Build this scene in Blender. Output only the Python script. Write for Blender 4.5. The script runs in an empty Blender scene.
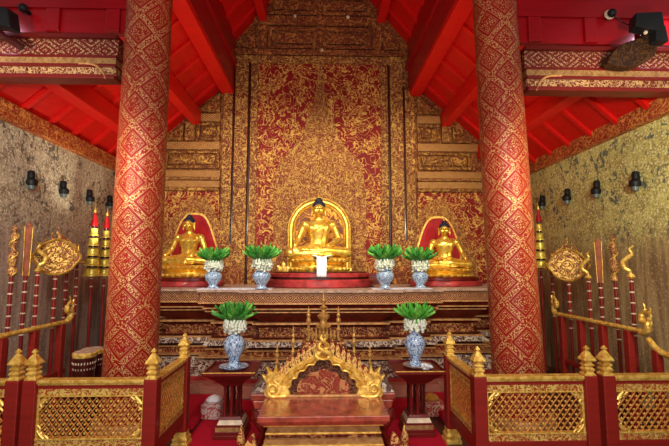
import bpy, bmesh, math, random
from mathutils import Vector, Matrix
PI = math.pi; R = math.radians; rnd = random.Random(7)
C = bpy.context.scene.collection
SC = bpy.context.scene

# ---------------------------------------------------------------- camera, world, lights, exposure
FP = 420.0; PITCH = R(5.7); YAW = R(1.75); CZ = 1.7
cd = bpy.data.cameras.new('camera'); cam = bpy.data.objects.new('camera', cd); C.objects.link(cam)
cd.sensor_width = 36; cd.lens = FP / 669 * 36; cd.clip_start = .05
cam.location = (0, 0, CZ); cam.rotation_euler = (PI/2 + PITCH, 0, -YAW)
SC.camera = cam
w = bpy.data.worlds.new('World'); SC.world = w; w.use_nodes = True
w.node_tree.nodes['Background'].inputs[0].default_value = (.95, .97, 1, 1)
w.node_tree.nodes['Background'].inputs[1].default_value = .22
SC.view_settings.view_transform = 'Standard'; SC.view_settings.look = 'None'
SC.view_settings.gamma = 1; SC.view_settings.use_curve_mapping = False
SC.view_settings.exposure = 0.5

def area(name, loc, target, size, power, col=(1, .93, .82), sy=None):
    l = bpy.data.lights.new(name, 'AREA'); l.energy = power; l.color = col
    l.shape = 'RECTANGLE'; l.size = size; l.size_y = sy or size
    o = bpy.data.objects.new(name, l); C.objects.link(o); o.location = loc
    o.rotation_euler = (Vector(target) - Vector(loc)).to_track_quat('-Z', 'Y').to_euler()
    return o
def spot(name, loc, target, power, ang, col=(1, .86, .66), rad=.08, blend=.6):
    l = bpy.data.lights.new(name, 'SPOT'); l.energy = power; l.color = col
    l.spot_size = R(ang); l.spot_blend = blend; l.shadow_soft_size = rad
    o = bpy.data.objects.new(name, l); C.objects.link(o); o.location = loc
    o.rotation_euler = (Vector(target) - Vector(loc)).to_track_quat('-Z', 'Y').to_euler()
    return o
area('doorway_daylight', (0, -2.2, 2.6), (0, 6, 1.8), 5.0, 150, (1, .97, .93), 3.2)
spot('altar_flood_left', (-1.2, 4.3, 3.9), (-.9, 8, 2.2), 225, 85, (1, .93, .78))
spot('altar_flood_right', (1.2, 4.3, 3.9), (.9, 8, 2.2), 245, 85, (1, .92, .66))
spot('shrine_fill_left', (-1.2, 1.6, 3.4), (-1.1, 5.0, .5), 125, 80, (1, .93, .82))  # unseen fill spot added to brighten the shrine and altar front
spot('shrine_fill_right', (1.2, 1.6, 3.4), (1.1, 5.0, .5), 125, 80, (1, .93, .82))  # second added fill spot, right half of the altar front
spot('roof_uplight_left', (-3.0, 5.9, 1.9), (-2.7, 6.6, 4.8), 45, 120)
spot('roof_uplight_right', (3.0, 5.9, 1.9), (2.5, 6.6, 4.8), 10, 120)
spot('nave_uplight_left', (-.9, 5.0, 2.2), (-2.0, 6.6, 5.2), 75, 80)
spot('nave_uplight_right', (.9, 5.0, 2.2), (2.1, 6.6, 5.2), 75, 80)
spot('mural_fill_left', (-2.6, 2.4, 2.9), (-3.7, 5.6, 2.2), 130, 110, (1, .93, .8))  # unseen fill spot added to lift the left mural wall
spot('mural_fill_right', (2.6, 2.4, 2.9), (3.85, 5.4, 2.3), 140, 110, (1, .93, .7))  # added fill for the right mural wall, no fixture modelled
spot('floodlight_glow', (3.72, 3.95, 4.35), (3.8, 4.3, 3.95), 11, 130, (1, .72, .95), .04)
spot('floodlight_glow', (-3.45, 3.95, 4.3), (-3.5, 4.3, 3.9), 7, 130, (1, .72, .95), .04)

def at(px, py, Y):
    u = (px - 334.5) / FP; v = (223 - py) / FP
    sy, cy, sp, cp = math.sin(YAW), math.cos(YAW), math.sin(PITCH), math.cos(PITCH)
    d = Vector((sy*cp + u*cy - v*sy*sp, cy*cp - u*sy - v*cy*sp, sp + v*cp))
    return d * (Y / d.y) + Vector((0, 0, CZ))

# ---------------------------------------------------------------- object helpers
def link(name, me, m=None, parent=None, smooth=False):
    o = bpy.data.objects.new(name, me); C.objects.link(o)
    if m: me.materials.append(m)
    if parent: o.parent = parent
    if smooth:
        for p in me.polygons: p.use_smooth = True
    return o
def obj(name, bm, m, parent=None, smooth=False, bevel=0, sharp=35):
    bmesh.ops.recalc_face_normals(bm, faces=bm.faces[:])
    me = bpy.data.meshes.new(name); bm.to_mesh(me); bm.free()
    o = link(name, me, m, parent, smooth)
    if smooth: me.set_sharp_from_angle(angle=R(sharp))
    if bevel:
        b = o.modifiers.new('bevel', 'BEVEL'); b.width = bevel; b.segments = 2; b.limit_method = 'ANGLE'
    return o
def tag(o, label=None, cat=None, group=None, kind=None):
    if label: o['label'] = label
    if cat: o['category'] = cat
    if group: o['group'] = group
    if kind: o['kind'] = kind
    return o
def thing(name, label, cat, loc=(0, 0, 0), rz=0, group=None):
    o = bpy.data.objects.new(name, None); C.objects.link(o); o.location = loc; o.rotation_euler = (0, 0, rz)
    o.empty_display_size = .1
    return tag(o, label, cat, group)
def dup(root, loc, rz=0, label=None, group=None, scale=None):
    r = root.copy(); C.objects.link(r); r.location = loc; r.rotation_euler = (0, 0, rz)
    if scale: r.scale = scale
    if label: r['label'] = label
    if group: r['group'] = group
    for ch in list(root.children):
        c = ch.copy(); C.objects.link(c); c.parent = r
        for g in ch.children:
            d = g.copy(); C.objects.link(d); d.parent = c
    return r
def B(): return bmesh.new()
def box(bm, x0, x1, y0, y1, z0, z1):
    v = [bm.verts.new((x, y, z)) for z in (z0, z1) for (x, y) in ((x0, y0), (x1, y0), (x1, y1), (x0, y1))]
    for f in ((0, 1, 2, 3), (4, 5, 6, 7), (0, 1, 5, 4), (1, 2, 6, 5), (2, 3, 7, 6), (3, 0, 4, 7)):
        bm.faces.new([v[i] for i in f])
    return v
def hexa(bm, lo, hi):
    """closed solid between two equal-length loops"""
    n = len(lo)
    a = [bm.verts.new(p) for p in lo]; b = [bm.verts.new(p) for p in hi]
    bm.faces.new(a); bm.faces.new(b)
    for i in range(n): bm.faces.new((a[i], a[(i+1) % n], b[(i+1) % n], b[i]))
def prism(bm, pts, y0, y1, axis='Y'):
    """outline (x,z) extruded along Y"""
    if axis == 'Y': hexa(bm, [(p[0], y0, p[1]) for p in pts], [(p[0], y1, p[1]) for p in pts])
    elif axis == 'X': hexa(bm, [(y0, p[0], p[1]) for p in pts], [(y1, p[0], p[1]) for p in pts])
    else: hexa(bm, [(p[0], p[1], y0) for p in pts], [(p[0], p[1], y1) for p in pts])
def lathe(bm, prof, n=24, c=(0, 0, 0), sx=1, sy=1, rot=0):
    rings = []
    for r, z in prof:
        rings.append([bm.verts.new((c[0] + sx*r*math.cos(rot + 2*PI*k/n), c[1] + sy*r*math.sin(rot + 2*PI*k/n), c[2] + z)) for k in range(n)])
    for a, b in zip(rings, rings[1:]):
        for k in range(n): bm.faces.new((a[k], a[(k+1) % n], b[(k+1) % n], b[k]))
    bm.faces.new(rings[0]); bm.faces.new(rings[-1])
def tube(bm, pts, rad, n=8, flat=1.0):
    """tube through points; rad number or list"""
    pts = [Vector(p) for p in pts]; m = len(pts)
    if not hasattr(rad, '__len__'): rad = [rad]*m
    rings = []; up0 = None
    for i, p in enumerate(pts):
        d = (pts[min(i+1, m-1)] - pts[max(i-1, 0)]).normalized()
        if up0 is None:
            up0 = Vector((0, 0, 1)) if abs(d.z) < .9 else Vector((0, 1, 0))
        s = d.cross(up0)
        if s.length < 1e-4: s = d.orthogonal()
        s.normalize(); u = s.cross(d).normalized(); up0 = u
        rings.append([bm.verts.new(p + rad[i]*(math.cos(2*PI*k/n)*s + flat*math.sin(2*PI*k/n)*u)) for k in range(n)])
    for a, b in zip(rings, rings[1:]):
        for k in range(n): bm.faces.new((a[k], a[(k+1) % n], b[(k+1) % n], b[k]))
    bm.faces.new(rings[0]); bm.faces.new(rings[-1])
def ell(bm, c, r, rot=None, seg=16):
    mt = Matrix.Translation(c)
    if rot: mt = mt @ rot
    mt = mt @ Matrix.Diagonal((r[0], r[1], r[2], 1))
    bmesh.ops.create_uvsphere(bm, u_segments=seg, v_segments=seg//2, radius=1, matrix=mt)
def cap(bm, a, b, ra, rb, n=14):
    a = Vector(a); b = Vector(b); k = 8
    d = b - a; L = d.length; pts = []; rad = []
    dn = d / L
    for i in range(5):
        t = PI/2*(1 - i/4); pts.append(a - dn*ra*math.sin(t)); rad.append(max(ra*math.cos(t), .0008))
    for i in range(5):
        t = PI/2*i/4; pts.append(b + dn*rb*math.sin(t)); rad.append(max(rb*math.cos(t), .0008))
    tube(bm, pts, rad, n)
def remesh(o, vox, sm=4):
    m = o.modifiers.new('remesh', 'REMESH'); m.mode = 'VOXEL'; m.voxel_size = vox; m.use_smooth_shade = True
    s = o.modifiers.new('smooth', 'SMOOTH'); s.iterations = sm; s.factor = .5
    return o
def cr(pts, n=8, closed=False):
    """Catmull-Rom through 2D/3D points"""
    P = [Vector(p) for p in pts]; out = []; m = len(P)
    rng = range(m) if closed else range(m-1)
    for i in rng:
        g = (lambda j: P[j % m]) if closed else (lambda j: P[max(0, min(m-1, j))])
        p0, p1, p2, p3 = g(i-1), g(i), g(i+1), g(i+2)
        for k in range(n):
            t = k/n
            out.append(.5*((2*p1) + (p2-p0)*t + (2*p0-5*p1+4*p2-p3)*t*t + (3*p1-p0-3*p2+p3)*t**3))
    if not closed: out.append(P[-1])
    return out

# ---------------------------------------------------------------- materials
class NT:
    def __init__(s, name):
        s.m = bpy.data.materials.new(name); s.m.use_nodes = True; s.t = s.m.node_tree; s.n = s.t.nodes
        s.b = s.n['Principled BSDF']; s._co = None
    def put(s, sock, v):
        if isinstance(v, bpy.types.NodeSocket): s.t.links.new(v, sock)
        elif isinstance(v, (tuple, list)) and len(v) == 3 and sock.type == 'RGBA': sock.default_value = (*v, 1)
        else: sock.default_value = v
    def M(s, op, a, b=None, c=None, clamp=False):
        n = s.n.new('ShaderNodeMath'); n.operation = op; n.use_clamp = clamp
        for i, v in enumerate((a, b, c)):
            if v is not None: s.put(n.inputs[i], v)
        return n.outputs[0]
    @property
    def co(s):
        if s._co is None: s._co = s.n.new('ShaderNodeTexCoord').outputs['Object']
        return s._co
    def xyz(s, v=None):
        n = s.n.new('ShaderNodeSeparateXYZ'); s.put(n.inputs[0], v or s.co); return n.outputs
    def vec(s, x, y, z):
        n = s.n.new('ShaderNodeCombineXYZ')
        for i, v in enumerate((x, y, z)): s.put(n.inputs[i], v)
        return n.outputs[0]
    def sc(s, v, k):
        n = s.n.new('ShaderNodeVectorMath'); n.operation = 'MULTIPLY'; s.put(n.inputs[0], v); n.inputs[1].default_value = k; return n.outputs[0]
    def noise(s, scale, detail=2, dist=0, rough=.5, v=None):
        n = s.n.new('ShaderNodeTexNoise'); s.put(n.inputs['Vector'], v or s.co)
        n.inputs['Scale'].default_value = scale; n.inputs['Detail'].default_value = detail
        n.inputs['Distortion'].default_value = dist; n.inputs['Roughness'].default_value = rough
        return n.outputs['Fac']
    def vor(s, scale, v=None, feat='F1', out='Distance', rnd=1):
        n = s.n.new('ShaderNodeTexVoronoi'); s.put(n.inputs['Vector'], v or s.co); n.feature = feat
        n.inputs['Scale'].default_value = scale; n.inputs['Randomness'].default_value = rnd; return n.outputs[out]
    def step(s, v, a, b):
        n = s.n.new('ShaderNodeMapRange'); n.interpolation_type = 'SMOOTHSTEP'; s.put(n.inputs['Value'], v)
        n.inputs['From Min'].default_value = a; n.inputs['From Max'].default_value = b; return n.outputs[0]
    def band(s, v, c, wd, soft=.01):
        d = s.M('ABSOLUTE', s.M('SUBTRACT', v, c)); return s.step(d, wd + soft, max(wd - soft, 0))
    def mix(s, f, a, b):
        n = s.n.new('ShaderNodeMix'); n.data_type = 'RGBA'; s.put(n.inputs[0], f); s.put(n.inputs[6], a); s.put(n.inputs[7], b); return n.outputs[2]
    def fm(s, f, a, b):
        n = s.n.new('ShaderNodeMix'); n.data_type = 'FLOAT'; s.put(n.inputs[0], f); s.put(n.inputs[2], a); s.put(n.inputs[3], b); return n.outputs[0]
    def tri(s, v):   # 0 at centre of a cell, 1 at its edges
        return s.M('MULTIPLY', s.M('ABSOLUTE', s.M('SUBTRACT', s.M('FRACT', v), .5)), 2)
    def out(s, col=None, rough=.5, metal=0, bump=None, bs=.5, bd=.01, coat=0, emit=None):
        if col is not None: s.put(s.b.inputs['Base Color'], col)
        s.put(s.b.inputs['Roughness'], rough); s.put(s.b.inputs['Metallic'], metal)
        s.b.inputs['Specular IOR Level'].default_value = .25
        if coat: s.b.inputs['Coat Weight'].default_value = coat; s.b.inputs['Coat Roughness'].default_value = .15
        if bump is not None:
            n = s.n.new('ShaderNodeBump'); n.inputs['Strength'].default_value = bs; n.inputs['Distance'].default_value = bd
            s.put(n.inputs['Height'], bump); s.t.links.new(n.outputs[0], s.b.inputs['Normal'])
        return s.m
    def scroll(s, scale, v=None, wd=.045):
        a = s.noise(scale*.62, 1, 1.6, .5, v); b = s.noise(scale*1.1, .5, 2.0, .5, v)
        return s.M('MAXIMUM', s.band(a, .5, wd*.8, .012), s.band(b, .55, wd*.6, .012))

def plain(name, col, rough=.5, metal=0, var=.25, ns=6, coat=0, bs=.15):
    t = NT(name); n = t.noise(ns, 4, 0, .6)
    f = t.step(n, .3, .7)
    c = t.mix(f, tuple(x*(1-var) for x in col), tuple(min(x*(1+var), 1) for x in col))
    return t.out(c, rough, metal, n, bs, .01, coat)

GOLD_T = (.62, .34, .07); RED_D = (.16, .008, .006)
def m_gold():
    t = NT('burnished gold leaf'); n = t.noise(14, 4); n2 = t.noise(70, 2)
    c = t.mix(t.step(n, .35, .7), (.82, .47, .05), (1.0, .74, .16))
    return t.out(c, t.fm(n, .22, .40), .72, n2, .12, .004)
def m_goldpaint():
    t = NT('gold painted wood'); n = t.noise(25, 3, .5); c = t.mix(t.step(n, .35, .65), (.62, .34, .05), (.95, .66, .16))
    return t.out(c, .38, .45, n, .3, .004)
def m_column():
    t = NT('stencilled lozenge column'); x, y, z = t.xyz()
    u = t.M('MULTIPLY', t.M('ARCTAN2', y, x), 4/(2*PI)); v = t.M('MULTIPLY', z, 1/.385)
    a = t.tri(t.M('ADD', u, v)); b = t.tri(t.M('SUBTRACT', u, v)); d = t.M('MAXIMUM', a, b)
    sc = t.step(t.vor(66, rnd=.8), .50, .40)
    g1 = t.step(d, .80, .81)                                   # gold lattice strips
    inner = t.step(d, .60, .59); rings = t.step(t.M('SINE', t.M('MULTIPLY', d, 42)), -.35, .15)
    inner = t.M('MULTIPLY', inner, t.fm(rings, .12, 1))
    edge = t.M('MAXIMUM', t.band(d, .80, .012, .008), t.band(d, .60, .012, .008)); edge = t.M('MULTIPLY', edge, .85)
    f = t.M('MAXIMUM', t.M('MULTIPLY', t.M('MAXIMUM', g1, inner), sc), edge)
    wear = t.step(t.noise(3, 4), .30, .62)
    f = t.M('MULTIPLY', f, t.fm(wear, .72, 1))
    red = t.mix(t.noise(2, 3), (.22, .004, .003), (.42, .009, .005))
    c = t.mix(f, red, (.66, .44, .17))
    return t.out(c, t.fm(f, .42, .4), t.M('MULTIPLY', f, .25), f, .15, .003)
def m_lozenge(name, pu, pv, z0=0, base=(.17, .018, .012), gold=(.55, .34, .13), dots=60, metal=.2):
    t = NT(name); x, y, z = t.xyz(); u = t.M('DIVIDE', t.M('ADD', x, y), pu); v = t.M('DIVIDE', t.M('SUBTRACT', z, z0), pv)
    a = t.tri(t.M('ADD', u, v)); b = t.tri(t.M('SUBTRACT', u, v)); d = t.M('MAXIMUM', a, b)
    f = t.M('MAXIMUM', t.band(d, .93, .06, .02), t.band(d, .55, .10, .03)); f = t.M('MAXIMUM', f, t.step(d, .22, .16))
    f = t.M('MULTIPLY', f, t.fm(t.step(t.noise(dots, 1), .4, .52), .55, 1))
    if dots == 40: f = t.M('MULTIPLY', f, t.step(t.vor(55, rnd=.8), .55, .42))
    return t.out(t.mix(f, base, gold), .5, t.M('MULTIPLY', f, metal), f, .4, .006)
def m_scroll(name, scale, base, gold, wd=.045, metal=.25, rough=.55, bs=.4, stretch=None, dense=0):
    t = NT(name); v = t.sc(t.co, stretch) if stretch else t.co
    f = t.scroll(scale, v, wd)
    if dense: f = t.M('MAXIMUM', f, t.M('MULTIPLY', t.step(t.vor(scale*3.2, v), .5, .3), dense))
    wr = t.noise(2.2, 4); base2 = t.mix(wr, tuple(k*.55 for k in base), tuple(min(k*1.35, 1) for k in base))
    g2 = t.mix(t.noise(5, 3), tuple(k*.7 for k in gold), tuple(min(1, k*1.3) for k in gold))
    return t.out(t.mix(f, base2, g2), rough, t.M('MULTIPLY', f, metal), f, bs, .006)
def m_foliage():
    t = NT('red lacquer with gilt foliage'); v = t.sc(t.co, (1, .3, 1))
    a = t.noise(4.2, 1, 2.2, .5, v); curl = t.band(a, .5, .022, .012)
    a2 = t.noise(7.5, 1, 2.6, .5, v); curl2 = t.M('MULTIPLY', t.band(a2, .54, .035, .012), t.step(t.noise(2.6, 1, 1, .5, v), .46, .5))
    leafs = t.step(t.vor(12, v), .25, .19)
    f = t.M('MAXIMUM', t.M('MAXIMUM', curl, curl2), t.M('MULTIPLY', leafs, t.step(t.noise(3.1, 1, 1.5, .5, v), .50, .54)))
    red = t.mix(t.noise(3, 3), (.13, .002, .003), (.30, .005, .005))
    g = t.mix(t.noise(6, 3), (.46, .19, .03), (.86, .56, .13))
    return t.out(t.mix(f, red, g), .6, t.M('MULTIPLY', f, .15), f, .5, .006)
def m_mural(name, cols, zsplit, low, streak, patch):
    t = NT(name); x, y, z = t.xyz(); v = t.sc(t.co, (1, 1, .8))
    n = t.noise(9, 6, .4, .72, v); n2 = t.noise(1.6, 3); fine = t.noise(34, 4, .5, .7)
    c = t.mix(t.step(n, .38, .58), cols[0], cols[1]); c = t.mix(t.step(fine, .49, .60), c, cols[2])
    dark = t.M('MULTIPLY', t.step(t.noise(4.2, 4, 1.0, .65, v), .54, .57), t.step(t.noise(14, 3, .6), .47, .53))
    c = t.mix(t.M('MULTIPLY', dark, .8), c, patch)
    st = t.noise(7, 4, .2, .6, t.sc(t.co, (1, 1.6, streak)))
    lo = t.mix(t.step(st, .35, .65), low[0], low[1]); lo = t.mix(t.M('MULTIPLY', t.step(fine, .55, .63), .6), lo, low[2])
    h = t.M('ADD', z, t.M('MULTIPLY', n2, .7)); c = t.mix(t.step(h, zsplit + .65, zsplit + .05), c, lo)
    crack = t.step(t.noise(22, 5, .6, .7), .30, .38)
    c = t.mix(t.M('SUBTRACT', 1, crack), c, tuple(k*.35 for k in low[0]))
    return t.out(c, .85, 0, fine, .5, .01), t
def m_porcelain():
    t = NT('blue and white porcelain'); n = t.noise(26, 2, 1.6); n2 = t.vor(30)
    f = t.M('MAXIMUM', t.band(n, .5, .045, .02), t.step(n2, .22, .14))
    return t.out(t.mix(f, (.50, .63, .78), (.04, .09, .24)), .14, 0, None, coat=.5)
def m_wood(name, a, b, rough=.4, coat=.15):
    t = NT(name); g = t.noise(9, 5, .5, .6, t.sc(t.co, (.4, 1, 4)))
    return t.out(t.mix(g, a, b), rough, 0, g, .12, .004, coat)

gold = m_gold(); goldp = m_goldpaint(); colm = m_column()
foliage = m_foliage()
red_roof = m_wood('red painted boards', (.46, .003, .002), (.74, .007, .004), .5)
red_beam = m_wood('bright red painted beam', (.55, .004, .003), (.80, .009, .005), .5)
red_dark = m_wood('deep crimson boards', (.26, .002, .006), (.42, .006, .010), .38)
red_lac = m_wood('dark red lacquer', (.10, .006, .005), (.20, .012, .008), .36, .2)
red_post = m_wood('worn red paint', (.15, .008, .005), (.32, .016, .010), .5)
black_lac = m_wood('black red lacquer', (.028, .004, .004), (.07, .010, .008), .3, .4)
teak = m_scroll('carved gilded teak', 11, (.12, .026, .008), (.58, .30, .06), .045, .2, .6, .9, dense=.2)
teak_d = m_scroll('dark carved teak', 11, (.16, .032, .013), (.48, .19, .045), .045, .15, .6, .9)
pil_m = m_scroll('pilaster gilt stipple', 13, (.15, .018, .008), (.56, .31, .075), .05, .2, .6, .8, dense=.25)
stip = m_scroll('fine gold stipple', 15, (.20, .022, .008), (.54, .30, .07), .05, .2, .6, .5, dense=.25)
alt_fr = m_scroll('carved red gold frieze', 13, (.13, .008, .006), (.56, .26, .08), .045, .2, .42, .6)
alt_gr = m_scroll('silvered foliage relief', 13, (.10, .025, .018), (.56, .46, .36), .06, .1, .5, .7)
loz_alt = m_lozenge('altar lozenge frieze', .155, .155, 1.16, (.12, .008, .006), (.55, .30, .12))
loz_base = m_lozenge('red lozenge base band', .15, .13, 0, (.32, .02, .015), (.62, .40, .26))
loz_beam = m_lozenge('beam rosette lozenge', .30, .225, 3.875, (.16, .012, .009), (.60, .40, .20), 40)
loz_wall = m_lozenge('gilt wall lozenge band', .22, .16, 0, (.24, .06, .02), (.62, .38, .10), 50)
bead = m_lozenge('gilt bead line', .06, .06, 0, (.16, .04, .015), (.62, .38, .13), 20)
beam_m = m_scroll('wall beam stencil', 14, (.34, .04, .018), (.72, .32, .08), .05, .15, .5, .2)
alt_line = plain('pale gilt moulding', (.58, .29, .11), .42, .3, .35, 18)
alt_red = plain('altar dark red', (.12, .008, .006), .36, 0, .4, 9, .3)
alt_top = plain('worn altar slab', (.42, .27, .20), .5, 0, .35, 12)
plinth_red = plain('rose red plinth paint', (.34, .03, .03), .4, .05, .35, 8, .3)
niche_red = plain('niche crimson', (.40, .006, .010), .5, 0, .25, 5)
black = plain('black iron', (.012, .012, .013), .5, 0, .2); grey = plain('grey glass fitting', (.13, .16, .15), .3)
hair_m = plain('blue black hair', (.018, .022, .040), .45, 0, .3, 40, 0, .6)
leaf_y = plain('backlit leaf green', (.16, .46, .06), .45, 0, .4, 14)  # backlight painted in: lighter green for every third leaf
white_cl = plain('white cotton', (.78, .80, .82), .8, 0, .08, 20)
cloth_g = plain('grey silk cloth', (.66, .64, .72), .7, 0, .2, 20)
leaf_m = plain('fresh green leaf', (.045, .26, .035), .42, 0, .55, 14); leaf_b = plain('bright green leaf', (.08, .42, .04), .42, 0, .45, 14)
blos_m = plain('white jasmine', (.72, .76, .62), .6, 0, .15, 30)
pink_m = plain('pink petals', (.78, .30, .38), .6, 0, .3, 30)
porc = m_porcelain(); ivory = plain('ivory inlay', (.66, .52, .36), .4, .1)
cart = NT('crimson carpet'); _n = cart.noise(260, 2); carpet = cart.out(cart.mix(cart.noise(3, 3), (.40, .002, .018), (.56, .004, .028)), .95, 0, _n, .5, .006)
mural_l, _ = m_mural('aged mural plaster grey', ((.28, .21, .13), (.56, .48, .32), (.84, .78, .58)), 2.1,
                     ((.26, .17, .12), (.52, .39, .31), (.72, .60, .48)), .15, (.07, .065, .06))
mural_r, _ = m_mural('aged mural plaster yellow', ((.34, .26, .07), (.62, .58, .16), (.92, .88, .46)), 2.0,
                     ((.24, .15, .07), (.48, .34, .15), (.74, .60, .34)), .15, (.05, .09, .11))

# ---------------------------------------------------------------- the room
WL, WR, YB = -3.70, 3.85, 8.0
def struct(name, bm, m, parent=None, **k):
    o = obj(name, bm, m, parent, **k)
    if not parent: o['kind'] = 'structure'
    return o
b = B(); box(b, WL-.3, WR+.3, -3, YB+.3, -.12, 0); struct('floor', b, m_wood('dark floor boards', (.05, .012, .008), (.11, .03, .02), .4))
b = B(); box(b, -1.31, 1.20, -2.5, 5.55, -.001, .001); tag(obj('carpet', b, carpet), 'crimson carpet on the floor between the railings before the altar', 'carpet')
b = B(); box(b, WL-.3, WL, -3, YB, 0, 3.56); struct('wall_left', b, mural_l)
b = B(); box(b, WR, WR+.3, -3, YB, 0, 3.56); struct('wall_right', b, mural_r)
for nm, x0, x1 in (('trim_1', WL-.02, WL+.10), ('trim_2', WR-.10, WR+.02)):
    b = B(); box(b, x0, x1, -3, YB, 3.36, 3.58); struct(nm, b, beam_m, bevel=.01)
SL = .9
def zr(x): return 5.11 - SL*(abs(x) - 1.93)
ceil = bpy.data.objects.new('ceiling', None); C.objects.link(ceil); ceil['kind'] = 'structure'
for s in (-1, 1):
    b = B(); xe = 4.15
    prism(b, [(s*xe, zr(xe)+.08), (s*1.72, zr(1.72)+.08), (s*1.72, zr(1.72)+.14), (s*xe, zr(xe)+.14)], 4.42, YB+.2)
    obj('roof_boards', b, red_roof, ceil)
    b = B(); prism(b, [(s*1.71, 5.1), (s*1.80, 5.1), (s*1.80, 6.4), (s*1.71, 6.4)], -3, YB); obj('clerestory_board', b, red_dark, ceil)
    b = B(); prism(b, [(s*1.9, 5.92), (s*0, 8.20), (0, 8.3), (s*1.9, 6.02)], -3, YB+.2); obj('roof_boards', b, red_roof, ceil)
    k = 0; y = -.6
    while y < 7.95:                                     # rafters climbing the slope
        b = B(); ww = .065
        if y > 4.45:
            hexa(b, [(s*4.1, y, zr(4.1)+.02), (s*1.75, y, zr(1.75)+.02), (s*1.75, y+ww, zr(1.75)+.02), (s*4.1, y+ww, zr(4.1)+.02)],
                 [(s*4.1, y, zr(4.1)+.09), (s*1.75, y, zr(1.75)+.09), (s*1.75, y+ww, zr(1.75)+.09), (s*4.1, y+ww, zr(4.1)+.09)])
            obj('rafter', b, red_beam, ceil)
        else: b.free()
        if y > 5.0:
            b = B(); z1 = 6.0; z2 = 8.16
            hexa(b, [(s*1.78, y, z1-.02), (0, y, z2-.02), (0, y+.07, z2-.02), (s*1.78, y+.07, z1-.02)],
                 [(s*1.78, y, z1+.1), (0, y, z2+.1), (0, y+.07, z2+.1), (s*1.78, y+.07, z1+.1)])
            obj('rafter', b, red_roof, ceil)
        y += .515
    for (px, wd, z0, z1) in ((3.15, .20, zr(3.15)-.24, zr(3.15)+.02), (2.43, .17, 4.40, zr(2.43)+.03), (1.84, .24, 5.02, 5.30), (1.18, .16, 6.52, 6.85)):
        b = B(); box(b, s*px - wd/2, s*px + wd/2, 4.42 if px > 2 else 2, YB, z0, z1); obj('purlin', b, red_beam, ceil, bevel=.012)
    b = B(); box(b, s*1.70 - .03, s*1.70 + .03, -3, YB, 5.55, 5.70); obj('purlin', b, red_dark, ceil)

b = B(); box(b, -4.3, -1.76, -3, 4.34, 6.1, 6.2); box(b, 1.76, 4.5, -3, 4.34, 6.1, 6.2); box(b, -4.3, -1.76, 4.34, 4.44, 4.9, 6.2); box(b, 1.76, 4.5, 4.34, 4.44, 4.9, 6.2); obj('front_ceiling', b, red_dark, ceil)
# gable wall with carved panels --------------------------------------------------
wb = bpy.data.objects.new('wall_back', None); C.objects.link(wb); wb['kind'] = 'structure'
b = B(); prism(b, [(-4.1, 0), (4.1, 0), (4.1, 3.3), (1.9, 5.2), (1.9, 6.2), (0, 8.3), (-1.9, 6.2), (-1.9, 5.2), (-4.1, 3.3)], YB+.02, YB+.2); obj('panelling', b, teak_d, wb)
def P(px, py, dy=0): 
    v = at(px, py, YB - dy); return (v.x, v.z)
CX = -.05
def slab(name, x0, x1, z0, z1, y0, y1, m, bev=.006):
    b = B(); box(b, min(x0, x1), max(x0, x1), y0, y1, z0, z1); return obj(name, b, m, wb, bevel=bev)
def panel(x0, x1, z0, z1, m_in=teak, m_fr=teak, fr=.05):
    b = B()
    box(b, x0, x1, YB-.05, YB+.03, z1-fr, z1); box(b, x0, x1, YB-.05, YB+.03, z0, z0+fr)
    box(b, x0, x0+fr, YB-.049, YB+.03, z0+fr, z1-fr); box(b, x1-fr, x1, YB-.049, YB+.03, z0+fr, z1-fr)
    obj('panel_frame', b, m_fr, wb, bevel=.008)
    g = fr*1.7
    if x1-x0 > 3*g and z1-z0 > 2.4*g:
        b = B(); box(b, x0+g, x1-g, YB-.03, YB+.03, z0+g, z1-g); obj('carved_panel', b, m_in, wb, bevel=.01)
zt = 5.66   # top of the red centre panel
b = B(); box(b, CX-1.2, CX+1.2, YB-.03, YB+.03, 1.2, zt); obj('foliage_panel', b, foliage, wb)
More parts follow.
